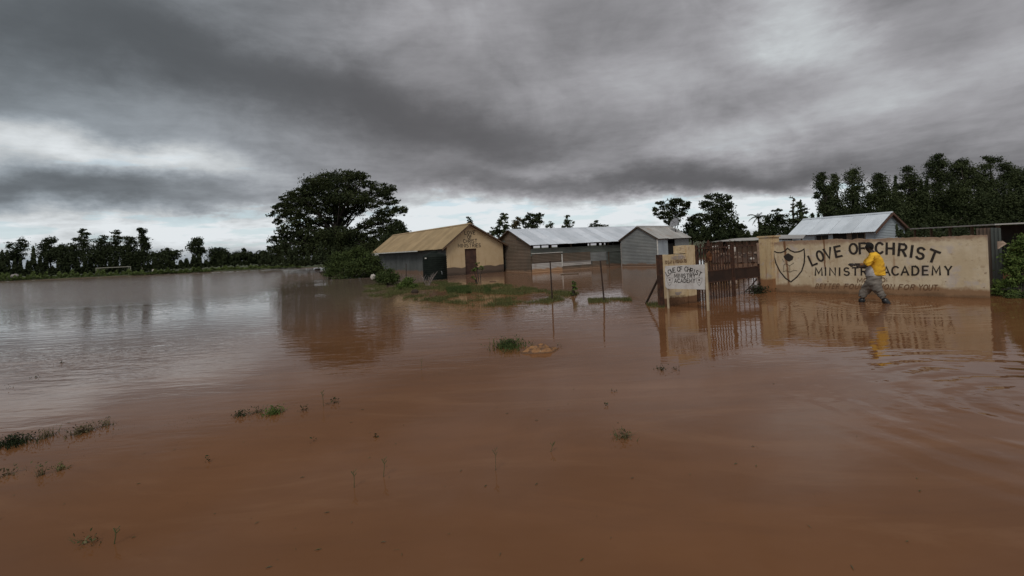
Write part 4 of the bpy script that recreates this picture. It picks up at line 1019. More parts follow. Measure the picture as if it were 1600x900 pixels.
# trees peeping over the roofs in the middle
MT = [('tiny grey green treetop just above the church ridge', 60, [(733, 343, 4, 6), (734, 351, 5, 5)], 500, LEAF_EUC),
      ('lanky two tiered tree between the church and the long shed roof', 55, [(787, 338, 6, 7), (781, 348, 5, 6), (791, 351, 5, 6), (784, 359, 10, 7), (776, 364, 8, 5)], 1800, LEAF_EUC),
      ('small pale tree low beside the church roof slope', 60, [(768, 360, 5, 5), (765, 366, 6, 4)], 500, LEAF_EUC),
      ('browning small tree above the left end of the silver roof', 60, [(809, 345, 6, 6), (806, 353, 7, 6)], 1000, LEAF_BROWN),
      ('full dark crowned tree above the silver roof, widest of its row', 60, [(830, 338, 7, 6), (842, 338, 6, 7), (822, 347, 7, 6), (838, 347, 10, 7), (830, 354, 12, 5)], 2600, LEAF_DARK),
      ('small faint tree just right of the full dark crown over the silver roof', 70, [(861, 349, 4, 4), (859, 354, 7, 4)], 500, LEAF_EUC),
      ('slim open tree standing alone above the middle of the silver roof', 65, [(887, 339, 4, 4), (884, 346, 5, 4), (890, 350, 6, 5), (886, 355, 8, 4)], 900, LEAF_EUC),
      ('low dark treetop above the right half of the silver roof', 70, [(932, 347, 4, 4), (930, 353, 9, 4), (943, 353, 6, 3)], 900, LEAF_DARK),
      ('leafy tree with sky gaps behind the satellite dish', 52, [(1057, 316, 11, 7), (1070, 319, 8, 7), (1048, 325, 12, 7), (1030, 320, 7, 6), (1024, 330, 6, 5), (1036, 336, 12, 6), (1062, 332, 13, 8), (1050, 344, 12, 8)], 4200, LEAF_DARK),
      ('big dense dark tree with squared top right of the satellite dish', 50, [(1112, 308, 12, 5), (1128, 309, 12, 6), (1103, 318, 9, 8), (1120, 320, 18, 9), (1138, 324, 8, 9), (1112, 334, 18, 10), (1130, 338, 16, 10), (1106, 350, 18, 12), (1128, 352, 20, 14), (1118, 366, 26, 12)], 9000, LEAF_DARK),
      ('mid sized dark tree between the satellite dish and the dense squared tree', 54, [(1083, 342, 8, 6), (1092, 340, 7, 7), (1085, 354, 14, 10), (1080, 366, 14, 8)], 3000, LEAF_DARK),
      ('small round tree right of the dense squared tree', 56, [(1152, 352, 8, 5), (1158, 358, 8, 6), (1150, 366, 14, 8)], 2000, LEAF_DARK),
      ('dark bushy tree just right of the palm', 52, [(1213, 330, 7, 5), (1210, 340, 12, 7), (1224, 342, 10, 7), (1214, 354, 20, 12), (1196, 352, 10, 8), (1212, 368, 26, 10)], 5000, LEAF_DARK),
      ('thin wispy treetop standing highest right of the palm', 58, [(1238, 311, 4, 5), (1240, 320, 3, 5), (1237, 328, 4, 4)], 260, LEAF_BROWN),
      ('browning open tree left of the blue roof', 52, [(1250, 320, 5, 5), (1256, 328, 7, 7), (1247, 335, 7, 6), (1252, 350, 16, 12), (1244, 366, 18, 10)], 3200, LEAF_EUC)]
for i, (lab, D, lobes, n, mm) in enumerate(MT):
    tree('yard_tree', lab, D, lobes, n, .12 if n > 600 else .10, mm, BARK, .14, 'trees showing above the roofs', seed=50 + i, basepx=lobes[-1][0], nl=12, clump=.24)
# eucalyptus row on the right
ET = [('leftmost tall eucalyptus of the right hand row, narrow crown', [(1283, 277, 6, 8), (1279, 290, 6, 8), (1288, 298, 7, 9), (1275, 306, 4, 5), (1290, 318, 8, 10), (1295, 334, 7, 10), (1284, 328, 5, 8)], 3600),
      ('slim eucalyptus with faint brown tip, second from left in the row', [(1306, 278, 5, 6), (1304, 290, 8, 9), (1300, 306, 9, 9), (1308, 322, 9, 12), (1312, 340, 12, 12)], 3600),
      ('eucalyptus with flat round head above the blue roof', [(1336, 268, 10, 6), (1333, 280, 11, 8), (1338, 294, 13, 9), (1330, 310, 14, 10), (1340, 328, 20, 12), (1330, 345, 22, 12)], 6000),
      ('eucalyptus with smooth dome crown left of the first wide sky gap', [(1373, 276, 8, 6), (1374, 288, 11, 9), (1380, 302, 14, 10), (1366, 310, 12, 10), (1388, 320, 16, 12), (1375, 340, 26, 16)], 7000),
      ('leaning bell shaped eucalyptus between the two sky gaps', [(1416, 266, 7, 6), (1420, 278, 11, 8), (1430, 290, 14, 10), (1408, 292, 7, 6), (1405, 306, 8, 6), (1430, 308, 18, 10), (1415, 328, 24, 14), (1425, 348, 30, 14)], 8000),
      ('tallest eucalyptus with knobbly top left of the twin headed one', [(1462, 246, 8, 6), (1456, 258, 9, 6), (1468, 256, 10, 8), (1460, 272, 12, 8), (1474, 278, 14, 10), (1460, 292, 12, 8), (1470, 310, 22, 14), (1464, 338, 28, 18)], 9000),
      ('broad full eucalyptus standing right beside the tallest one', [(1503, 254, 8, 6), (1492, 262, 10, 7), (1508, 268, 14, 9), (1516, 284, 16, 11), (1500, 296, 18, 12), (1512, 316, 24, 16), (1506, 345, 30, 18)], 9500),
      ('arched open eucalyptus near the right edge with sky through its crown', [(1547, 247, 7, 5), (1556, 252, 8, 5), (1540, 260, 8, 7), (1566, 262, 10, 7), (1536, 274, 8, 7), (1572, 276, 10, 10), (1548, 290, 18, 12), (1556, 316, 26, 18), (1548, 345, 30, 18)], 9500),
      ('dark solid eucalyptus cut by the right edge of the view', [(1590, 270, 14, 7), (1584, 284, 16, 12), (1604, 288, 18, 16), (1592, 312, 24, 20), (1596, 345, 30, 22)], 9000)]
for i, (lab, lobes, n) in enumerate(ET):
    tree('eucalyptus_tree', lab.replace('leftmost tall eucalyptus of the right hand row', 'tall eucalyptus nearest the bright sky gap'), 44.0 + (i % 3) * 2.0, lobes, int(n * 2.0), .085, LEAF_EUC, BARK_PALE if i in (5, 6) else BARK, .17, 'row of eucalyptus trees behind the blue roof', seed=80 + i, basepx=lobes[-1][0], nl=16, clump=.36, solid=True, flat=1.1)
# palm
q = atdepth(1185, 340, 62.0); base = Vector((q.x, q.y, .2))
pm = thing('palm_tree', base, 0, label='small palm with drooping fronds against the brightest strip of sky', cat='palm')
hh = q.z - .2
MB().tube([(0, 0, -.3), (.1, 0, hh * .5), (0, 0, hh)], [.2, .14, .11], 8).build('trunk', BARK, pm)
for k in range(15):
    a = math.tau * k / 15 + random.uniform(-.2, .2); up = random.uniform(-.1, 1.2); ln = random.uniform(1.0, 1.35); b = MB()
    pts = [Vector((math.cos(a) * ln * s_, math.sin(a) * ln * s_, hh + up * ln * s_ - .7 * ln * s_ * s_)) for s_ in np.linspace(0, 1, 9)]
    b.tube(pts, [.025 - .002 * i for i in range(9)], 4)
    sd_ = Vector((-math.sin(a), math.cos(a), 0))
    for i in range(1, 9):
        for s_ in (-1, 1):
            for e in (0, .5):
                p0 = pts[i - 1].lerp(pts[i], e); tip = p0 + sd_ * s_ * .32 * (1.15 - i / 9) + (pts[i] - pts[i - 1]) * .9 + Vector((0, 0, -.16))
                b.add([p0, p0 + (pts[i] - pts[i - 1]) * .35, tip], [(0, 1, 2)])
    b.build('frond', LEAF_DARK, pm)

# bushes
def bush(name, label, D, lobes, n, leaf, mat, cat='bush', group=None, seed=0, stems=8, **kw):
    b0 = atdepth(lobes[0][0], lobes[0][1], D); base = Vector((b0.x, b0.y, -.1))
    t_ = thing(name, base, 0, label=label, cat=cat, group=group)
    c = crown(t_, lobes, D, n, leaf, mat, base, name='foliage', seed=seed, **kw)
    b = MB(); rr = random.Random(seed)
    for _ in range(stems):
        e = Vector(c[rr.randrange(len(c))]); b.tube([(rr.uniform(-.2, .2), rr.uniform(-.2, .2), -.3), e * .5 + Vector((0, 0, .1)), e], [.03, .02, .008], 5)
    b.build('stems', BARK, t_); return t_
bush('bush', 'tall dark green bush at the water edge below the huge tree', 40.0, [(548, 402, 16, 10), (560, 392, 12, 7), (535, 412, 18, 11), (520, 420, 14, 10), (560, 416, 22, 12), (545, 430, 26, 8), (575, 404, 14, 12), (582, 424, 14, 11), (515, 430, 10, 6), (527, 402, 10, 8)], 16000, .075, LEAF_BUSH, seed=4, clump=.3, solid=True)
bush('bush', 'round green bush in front of the grey side wall of the church', 28.5, [(607, 431, 13, 8), (597, 434, 9, 6), (616, 435, 8, 6), (606, 438, 16, 4), (608, 423, 6, 3)], 6000, .05, LEAF_BUSH, seed=6, clump=.3, solid=True)
bush('bush', 'low yellow green weeds right of the round bush by the church', 25.0, [(636, 441, 9, 7), (630, 447, 10, 5), (645, 447, 7, 4)], 2200, .045, LEAF_BRIGHT, seed=7, clump=.3)
bush('bush', 'shady bush behind the round bush at the back corner of the church', 42.0, [(588, 413, 8, 12), (592, 424, 8, 8), (578, 432, 12, 6)], 3000, .08, LEAF_DARK, seed=8, clump=.3, solid=True)
bush('sapling', 'spindly yellow green sapling in front of the church door', 26.5, [(746, 413, 3, 3), (752, 418, 4, 3), (744, 422, 5, 5), (740, 434, 3, 3)], 330, .05, LEAF_BRIGHT, 'sapling', seed=9, stems=6)
bush('sapling', 'small leafy green sapling standing in the grass right of the first fence post', 17.5, [(895, 443, 4, 4), (897, 449, 4, 6), (894, 458, 3, 5)], 420, .035, LEAF_BRIGHT, 'sapling', seed=10, stems=5)
bush('bush', 'bright leafy bush growing at the right end of the painted wall', 12.4, [(1592, 388, 13, 12), (1600, 375, 14, 10), (1590, 405, 14, 14), (1604, 412, 18, 16), (1583, 426, 12, 11), (1570, 443, 12, 9), (1574, 457, 17, 6), (1557, 452, 5, 9), (1606, 394, 14, 14), (1590, 438, 12, 8)], 8000, .035, LEAF_BRIGHT, seed=11, clump=.28, solid=True)
bush('bush', 'low creeping plant on the mud bank beyond the wall at the right edge', 12.0, [(1590, 464, 16, 4), (1605, 460, 14, 5), (1578, 463, 8, 3)], 1500, .03, LEAF_BUSH, seed=12, clump=.3)

# undergrowth along the shores
def band(name, label, segs, n, leaf, mat, kind='stuff'):
    V, Fc, k = [], [], 0
    for (x0, y0, x1, y1, h_, D) in segs:
        m_ = int(n * abs(x1 - x0) / sum(abs(s_[2] - s_[0]) for s_ in segs)); s_ = RNG.random(m_)
        px = x0 + (x1 - x0) * s_; py = y0 + (y1 - y0) * s_
        hs_ = h_ * (.55 + .45 * np.sin(px * .21) * np.sin(px * .083 + 1) + .25 * np.sin(px * .63)) ; hs_ = np.maximum(hs_, h_ * .25)
        up = hs_ * np.sqrt(RNG.random(m_)); Dd = D + np.clip(RNG.normal(size=m_), -1.5, 1.5) * 1.4
        P = np.array([tuple(atdepth(a, b_ - u_, dd)) for a, b_, u_, dd in zip(px, py, up, Dd)])
        P[:, 2] = np.maximum(P[:, 2], 0.02)
        v, f = leaves(P, leaf); V.append(v); Fc.append(f + k); k += len(v)
    o = numesh(name, np.concatenate(V), np.concatenate(Fc), mat); return tag(o, label, kind=kind)
band('undergrowth', 'dark undergrowth massed below the trees of the far left shore', [(-40, 434, 240, 424, 40, 108), (240, 422, 440, 411, 20, 101)], 60000, .24, LEAF_DARK)
band('undergrowth', 'lighter green scrub along the waterline of the far left shore', [(-60, 441, 200, 431, 12, 103), (200, 430, 330, 424, 8, 99), (330, 422, 470, 417, 5, 94)], 12000, .22, leafmat('leaf_scrub', (.06, .085, .025), (.09, .12, .035), scale=.4))
band('undergrowth', 'dark scrub under the huge spreading tree', [(405, 416, 520, 414, 22, 84), (440, 416, 640, 412, 30, 62)], 12000, .20, LEAF_DARK)
band('undergrowth', 'dark hedge growth behind the yard seen over the gate', [(1060, 378, 1270, 372, 20, 50), (1250, 376, 1640, 350, 60, 47), (1300, 350, 1400, 345, 28, 50), (1390, 345, 1660, 330, 62, 52)], 60000, .17, leafmat('leaf_hedge', (.020, .029, .012), (.036, .046, .018), scale=.6))
band('undergrowth', 'green scrub at the foot of the eucalyptus row', [(1400, 372, 1640, 372, 22, 30)], 9000, .09, LEAF_DARK)

# small far objects
def gpost():
    q0 = atdepth(150, 419, 104.0); q1 = atdepth(204, 416, 104.0)
    t_ = thing('goal_frame', (q0.x, q0.y, 0), 0, label='pale wooden football goal standing on the bank before the far trees', cat='goal')
    w_ = q1.x - q0.x; mt = simple('goal_wood', (.34, .33, .27), None, 3, .8)
    MB().box((w_ / 2, 0, q0.z), (w_ + .1, .11, .13)).build('crossbar', mt, t_)
    for x in (0, w_): MB().box((x, 0, q0.z / 2), (.11, .11, q0.z)).build('post', mt, t_)
gpost()
sack(23.5, 432, 103, .9, .55, 'pale grey boulder low on the far left bank', CONC, 'boulder', 'boulder')
sack(240, 422.5, 101, .35, .28, 'small white bag lying on the far shore', SACK_W, 'bag', 'bag')
sack(583, 433, 31.5, .17, .20, 'crumpled white bag caught at the bush left of the church', SACK_W, 'bag', 'bag')
q0 = atdepth(583, 401, 45); t_ = thing('lean_to', (q0.x - .8, q0.y, 0), R(10), label='tiny grey roofed lean to behind the back corner of the church', cat='shed')
MB().prism([(-.2, 0, q0.z - .05), (1.3, 0, q0.z + .05), (1.1, 1.3, q0.z + .2), (.1, 1.3, q0.z + .2)], (0, 0, .04)).build('roof', ROOF_OLD, t_)
for x in (0, 1.1): MB().box((x, .3, q0.z / 2 - .2), (.09, .09, q0.z + .3)).build('post', BARK_PALE, t_)
MB().box((.55, 1.25, q0.z / 2 - .2), (1.1, .05, q0.z + .3)).build('wall', WALL_SLATE, t_)
for px in (472, 484):
    q0 = atdepth(px, 406.5, 99)
    t_ = thing('far_hut', (q0.x, q0.y, 0), 0, label='tiny pale roofed hut far under the huge tree, ' + ('farther from' if px < 480 else 'nearer to') + ' the church', cat='hut')
    MB().prism([(-.7, -.9, q0.z - .2), (.7, -.9, q0.z - .2), (.45, 0, q0.z + .25), (-.45, 0, q0.z + .25)], (0, .5, .0)).build('roof', ROOF_OLD, t_)
    MB().box((0, 0, q0.z / 2 - .2), (1.1, .9, q0.z)).build('wall', WALL_SLATE, t_)

# ------------------------------------------------------------------ fence posts
for i, (xt, yt, xb, yb, lab) in enumerate(((859.5, 407.5, 863, 469, 'left of the two thin rusty fence posts standing in the grassy shallows'), (938, 407, 944, 471, 'right of the two thin rusty fence posts, nearer the signboard'))):
    q0 = ground(xb, yb); tp = atdepth(xt, yt, q0.y); d_ = (tp - q0)
    t_ = thing('fence_post', (q0.x, q0.y, 0), 0, label=lab, cat='fence post', group='thin iron fence posts')
    MB().tube([tuple(-d_ * .35), (0, 0, 0), tuple(d_ * .5), tuple(d_)], [.026, .026, .024, .022], 6).build('rod', POST_IRON, t_)
q0 = ground(634.5, 441); q1 = atdepth(634.5, 412, q0.y)
MB().tube([(q0.x, q0.y, -.4), (q1.x, q1.y, q1.z)], [.03, .025], 6).build('stake', POST_IRON); tag(bpy.data.objects['stake'], 'thin dark stake in front of the grey church side wall', 'stake')
# leafless white shrub near the tank
q0 = ground(668, 446); t_ = thing('dead_shrub', (q0.x, q0.y, 0), 0, label='bleached leafless shrub in front of the black water tank', cat='shrub')
b = MB(); rr = random.Random(2)
for k in range(9):
    a = rr.uniform(-1.2, 1.2); l = rr.uniform(.45, .85); m1 = Vector((math.sin(a) * l * .4, rr.uniform(-.1, .1), l * .45)); e = m1 + Vector((math.sin(a * 1.3) * l * .35, rr.uniform(-.1, .1), l * .45))
    b.tube([(0, 0, -.2), m1, e], [.022, .016, .006], 5); b.tube([m1, m1 + Vector((rr.uniform(-.2, .2), 0, .25))], [.012, .005], 4)
b.build('branches', simple('bleached_wood', (.24, .20, .18), None, 5, .8), t_)
# brick-like dark stump in the grass
sack(648.5, 456, 22.0, .17, .12, 'dark stump poking out of the marsh grass before the church', simple('stump_dark', (.05, .035, .025), None, 6, .9), 'stump', 'stump')

# ------------------------------------------------------------------ grass and water weeds
def blades(P, h_, w_, lean=.35, seed=0):
    n = len(P); rr = np.random.default_rng(seed); a = rr.uniform(0, math.tau, n); hh_ = h_ * rr.uniform(.45, 1.2, n)
    d_ = np.stack([np.cos(a), np.sin(a), np.zeros(n)], 1); ln = (rr.normal(size=n) * lean)[:, None] * hh_[:, None]
    b_ = rr.uniform(0, math.tau, n); ld = np.stack([np.cos(b_), np.sin(b_), np.zeros(n)], 1)
    up = np.array([0, 0, 1.0]); wv = w_ * rr.uniform(.6, 1.3, n)[:, None]
    base = P.copy(); base[:, 2] = -.05
    v = np.stack([base - d_ * wv / 2, base + d_ * wv / 2, base + ld * ln * .4 + up * hh_[:, None] * .6 + d_ * wv * .4, base + ld * ln * .4 + up * hh_[:, None] * .6 - d_ * wv * .4, base + ld * ln + up * (hh_[:, None])], 1).reshape(-1, 3)
    k = np.arange(n)[:, None] * 5
    q = np.concatenate([k + [0, 1, 2], k + [0, 2, 3], k + [3, 2, 4]], 0)
    return v, q
def inpoly(pts, poly):
    x, y = pts[:, 0], pts[:, 1]; c = np.zeros(len(pts), bool); j = len(poly) - 1
    for i in range(len(poly)):
        xi, yi = poly[i]; xj, yj = poly[j]
        c ^= ((yi > y) != (yj > y)) & (x < (xj - xi) * (y - yi) / (yj - yi + 1e-12) + xi); j = i
    return c
from mathutils import noise as mn
def grass_area(name, label, poly, n, h_, w_, mat, thr=0.0, ns=1.3, seed=0, lean=.35, kind='stuff'):
    rr = np.random.default_rng(seed); W_ = [ground(*q) for q in poly]; wp = [(q.x, q.y) for q in W_]
    lo = np.min(wp, 0); hi = np.max(wp, 0); out = []
    while len(out) < n:
        c = rr.uniform(lo, hi, (n, 2)); c = c[inpoly(c, wp)]
        for q in c:
            v = mn.fractal(Vector((q[0] * ns, q[1] * ns * .8, seed)), 1, 2, 3)
            if v > thr + rr.random() * .25: out.append((q[0], q[1], 0))
        if not len(c): break
    P = np.array(out[:n]); v, f = blades(P, h_, w_, lean, seed); o = numesh(name, v, f, mat)
    return tag(o, label, kind=kind)
grass_area('grass', 'green marsh grass emerging from the shallows before the church and shed', [(566, 457), (600, 447), (650, 450), (700, 443), (780, 444), (850, 453), (905, 458), (895, 466), (845, 478), (800, 480), (740, 479), (700, 474), (650, 470), (628, 468), (640, 460), (600, 466), (575, 463)], 34000, .15, .012, GRASS, -.06, .8, 1)
grass_area('grass', 'darker lush grass tufts in front of the church wall', [(697, 452), (740, 449), (768, 452), (765, 458), (700, 459)], 5000, .22, .014, LEAF_BUSH, -.25, .9, 2)
grass_area('grass', 'thin line of grass around the right fence post', [(918, 467), (985, 466), (988, 471), (920, 474)], 3500, .12, .010, GRASS, -.3, 1.2, 3)
grass_area('grass', 'scattered dark weeds in the pale water around the fence posts', [(840, 472), (1010, 468), (1030, 484), (960, 492), (870, 500), (780, 490)], 2600, .06, .008, GRASS_DRY, .15, 1.6, 4, .8)
grass_area('grass', 'grass and weeds at the foot of the notice wall', [(1010, 474), (1036, 472), (1040, 482), (1012, 479)], 900, .12, .010, GRASS, -.4, 1.5, 5)
grass_area('grass', 'weeds around the foot of the church and tank', [(625, 452), (650, 444), (700, 440), (700, 450), (640, 456)], 3500, .20, .014, GRASS, -.05, .8, 6)
grass_area('grass', 'grass strip below the round bush', [(566, 448), (600, 443), (640, 445), (640, 450), (590, 452)], 3000, .16, .014, GRASS, -.2, .8, 7)
grass_area('weeds', 'wispy drowned weeds trailing across the near left water', [(-30, 690), (60, 672), (200, 655), (330, 640), (560, 622), (560, 634), (420, 662), (250, 690), (90, 745), (-30, 765)], 700, .055, .006, GRASS_DRY, .22, 2.2, 31, .9)
grass_area('weeds', 'stray weed stems scattered over the open brown foreground', [(200, 690), (700, 560), (1080, 570), (1000, 720), (600, 780), (150, 870)], 160, .045, .004, GRASS_DRY, .32, 1.7, 32, 1.1)
grass_area('grass', 'ragged wisps of grass in the pale water below the marsh grass', [(620, 466), (760, 478), (900, 470), (920, 480), (820, 492), (660, 484)], 1500, .09, .008, GRASS, .12, 1.9, 33, .9)
def tuft(px, py, sx, sy, n, h_, mat, label, w_=.008, lean=.5, seed=0, name='grass_tuft', cat='grass tuft', stems=None):
    q0 = ground(px, py); rr = np.random.default_rng(seed + px); rx = sx * q0.y / F; ry = sy / F * q0.y * q0.y / CAMH
    a = rr.uniform(0, math.tau, n); r_ = np.minimum(np.abs(rr.normal(0, .6, n)), 1.35); P = np.stack([np.cos(a) * r_ * rx, np.sin(a) * r_ * ry, np.zeros(n)], 1)
    v, f = blades(P, h_, w_, lean, seed)
    m_ = max(6, n // 2); P2 = P[rr.integers(0, n, m_)] + rr.normal(0, .25 * h_, (m_, 3)); P2[:, 2] = rr.uniform(.0, h_ * .9, m_)
    v2, f2 = leaves(P2, .013 if h_ < .14 else .02); f2 = np.concatenate([f2[:, [0, 1, 2]], f2[:, [0, 2, 3]]]) + len(v)
    o = numesh(name, np.concatenate([v, v2]), np.concatenate([f, f2]), mat); o.location = (q0.x, q0.y, 0); return tag(o, label, cat)
TF = [(795, 542, 26, 7, 620, .12, LEAF_BUSH, 'dense green grass tuft beside the orange mud mound', .009, .5),
      (20, 694, 34, 9, 420, .085, LEAF_DARK, 'largest dark weed clump at the left edge of the water', .008, .6),
      (72, 683, 8, 10, 60, .10, GRASS_DRY, 'sparse weeds just right of the dark clump at the left edge', .006, .6),
      (128, 676, 16, 7, 180, .08, GRASS_DRY, 'brownish weed clump second from the left edge', .007, .7),
      (165, 665, 18, 5, 60, .09, GRASS_DRY, 'loose thin stalks behind the brownish weed clump', .005, .8),
      (375, 650, 14, 4, 130, .06, LEAF_DARK, 'dark low weeds left of the bright green sprig', .007, .6),
      (402, 645, 10, 4, 70, .07, GRASS_DRY, 'thin dry stalks between the low weeds and the green sprig', .006, .8),
      (428, 646, 14, 5, 240, .075, LEAF_BRIGHT, 'bright green leafy sprig in the middle of the left water', .008, .6),
      (474, 642, 6, 3, 40, .06, LEAF_DARK, 'small dark sprig right of the bright green sprig', .006, .6),
      (522, 630, 8, 4, 50, .06, LEAF_DARK, 'tiny twiggy weed farthest right of the left weed row', .006, .9),
      (975, 684, 15, 7, 110, .07, GRASS_DRY, 'grey half drowned grass tuft alone in the middle foreground', .006, .9),
      (92, 735, 7, 5, 60, .06, GRASS, 'little yellow green tuft low at the left', .006, .6),
      (66, 742, 4, 4, 30, .09, GRASS_DRY, 'upright dry stalks left of the little yellow green tuft', .005, .3),
      (12, 742, 16, 10, 60, .06, GRASS_DRY, 'scattered stalks at the very left edge below the dark clump', .005, .6),
      (140, 848, 24, 8, 40, .07, GRASS_DRY, 'faint drowned stalks in the lower left corner', .004, .9),
      (1034, 578, 8, 3, 60, .06, LEAF_DARK, 'dark sprig below the signboard reflection', .006, .6),
      (1056, 577, 3, 2, 18, .07, LEAF_DARK, 'tiny twin leaf sprig right of the dark sprig', .006, .4),
      (930, 488, 26, 8, 120, .04, GRASS_DRY, 'flecks of weed between the right post and the signboard', .006, .9),
      (958, 612, 8, 2, 14, .035, LEAF_DARK, 'speck of weed above the grey tuft, left one', .006, .9),
      (948, 634, 6, 2, 14, .03, LEAF_DARK, 'speck of weed just above the grey drowned tuft', .006, .9),
      (488, 690, 3, 2, 10, .035, LEAF_DARK, 'isolated speck of weed in the open brown water', .006, .9),
      (325, 722, 3, 2, 14, .05, LEAF_DARK, 'short dark stub left of centre in the lower water', .006, .5),
      (587, 683, 4, 2, 12, .03, LEAF_DARK, 'isolated leaf fleck above the tall stalks', .006, .9),
      (98, 567, 5, 2, 14, .06, LEAF_DARK, 'tiny sprig in the silvery water, upper of the left group', .008, .6),
      (55, 590, 5, 2, 14, .06, LEAF_DARK, 'tiny sprig in the silvery water, middle of the left group', .008, .6),
      (16, 606, 4, 2, 12, .06, LEAF_DARK, 'tiny sprig in the silvery water, nearest the left edge', .008, .6)]
for i, a in enumerate(TF): tuft(a[0], a[1], a[2], a[3], int(a[4] * 1.2), a[5] * 1.25, a[6], a[7], a[8] * 1.35, a[9], seed=i)
def stalk(px, py, top, dx_, label):
    q0 = ground(px, py); tp = atdepth(px + dx_, top, q0.y)
    b = MB(); d_ = tp - q0; b.tube([tuple(-d_ * .3), tuple(d_ * .5 + Vector((.005, 0, 0))), tuple(d_)], [.0035, .003, .0015], 4)
    for k in range(3): b.tube([tuple(d_ * (.6 + .12 * k)), tuple(d_ * (.75 + .1 * k) + Vector(((-1) ** k * .02, .01, .01)))], [.003, .004], 4)
    o = b.build('reed_stalk', GRASS_DRY); o.location = (q0.x, q0.y, 0); tag(o, label, 'stalk')
stalk(553, 762, 735, -1, 'forked stalk left of its twin in the open foreground'); stalk(599, 745, 715, 1, 'slim upright stalk right of the forked one')
stalk(774, 735, 700, -1, 'tall thin stalk below the mud mound'); stalk(860, 706, 692, 4, 'short leaning stalk left of the grey tuft')
stalk(658, 578, 560, 0, 'fine stalk in the shallows below the marsh grass'); stalk(505, 635, 610, -2, 'thin bare stalk near the tiny twiggy weed'); stalk(178, 850, 825, 3, 'faint stalk in the lower left water')

# floating straw and leaf litter
rr_ = random.Random(9); fl_ = MB()
for _ in range(170):
    px = rr_.uniform(-20, 1620); py = 470 + 420 * rr_.random() ** 1.3; q0 = ground(px, py)
    if rr_.random() < .5: px = rr_.gauss(640, 260); q0 = ground(px, py)
    a = rr_.uniform(0, 3.14); l = rr_.uniform(.006, .03); c_, s_ = math.cos(a) * l, math.sin(a) * l; w2 = rr_.uniform(.0015, .004)
    fl_.add([(q0.x - c_, q0.y - s_, .004), (q0.x + s_ * .1, q0.y - c_ * .1 - w2, .008), (q0.x + c_, q0.y + s_, .004), (q0.x - s_ * .1, q0.y + c_ * .1 + w2, .008)], [(0, 1, 2, 3)])
tag(fl_.build('litter', GRASS_DRY), 'bits of straw and leaf litter floating on the brown water', kind='stuff')
# mud mound
q0 = ground(846, 551); wr = 37 * q0.y / F
bmm = bmesh.new(); n_ = 46; vv = {}
for j in range(n_ + 1):
    for i in range(n_ + 1):
        u, v = i / n_ * 2 - 1, j / n_ * 2 - 1; r_ = math.hypot(u, v * 1.05)
        nz_ = mn.fractal(Vector((u * 2.5, v * 2.5, 3)), .9, 2, 5); h_ = .155 * max(-.5, (1 - r_ ** 1.6)) * (1.0 - .35 * u) + nz_ * .07 - .055
        vv[i, j] = bmm.verts.new((u * wr * 1.12, v * wr * .62 + u * .05, h_))
for j in range(n_):
    for i in range(n_): bmm.faces.new((vv[i, j], vv[i + 1, j], vv[i + 1, j + 1], vv[i, j + 1]))
me = bpy.data.meshes.new('mud_mound'); bmm.to_mesh(me); bmm.free()
for p_ in me.polygons: p_.use_smooth = True
m, t, p = shader('orange_mud'); co = wpos(t)
k = t.mix(t.rng(t.noise(co, 9, 6, .6), .42, .62), (.27, .13, .048), (.10, .05, .024))
k = t.mix(t.rng(t.noise(co, 22, 3), .64, .74), k, (.42, .30, .18))
k = t.mix(t.rng(t.sep(co)[2], .005, .025, 1, 0), k, (.10, .05, .022))
t.put(p.inputs['Base Color'], k); p.inputs['Roughness'].default_value = .7
b = t.new('ShaderNodeBump'); b.inputs['Strength'].default_value = .8; b.inputs['Distance'].default_value = .02; t.put(b.inputs['Height'], t.noise(co, 30, 5)); t.put(p.inputs['Normal'], b.outputs[0])
o = link('mud_mound', me, m); o.location = (q0.x, q0.y + wr * .35, 0); tag(o, 'orange brown mud mound rising from the water beside the green tuft', 'mud mound')
tuft(872, 541, 6, 2, 24, .06, GRASS_DRY, 'few dry blades at the right tip of the mud mound', .005, .5, 77)
# floating plank near the shed
q0 = ground(890, 428.7); MB().box((q0.x, q0.y, .01), (1.15, .14, .05), R(8)).build('plank', TIMBER); tag(bpy.data.objects['plank'], 'dark plank floating in front of the patched iron shed', 'plank')
q0 = ground(770, 440); MB().box((q0.x, q0.y, .01), (.36, .12, .04), R(8)).build('plank', FASCIA); tag(bpy.data.objects['plank.001'], 'short brown board floating in front of the church wall', 'plank')
# rocks at the left end of the far water
for (px, py, s_, lab) in ((496, 422.6, .45, 'dark rock at the tip of the spit, upper one'), (504, 427, .35, 'dark rock beside the tall bush, lower one')):
    q0 = ground(px, py); sack(px, py - 1, q0.y, s_, s_ * .5, lab, simple('rock_dark%d' % px, (.04, .03, .025), None, 5, .9), 'rock', 'rock')

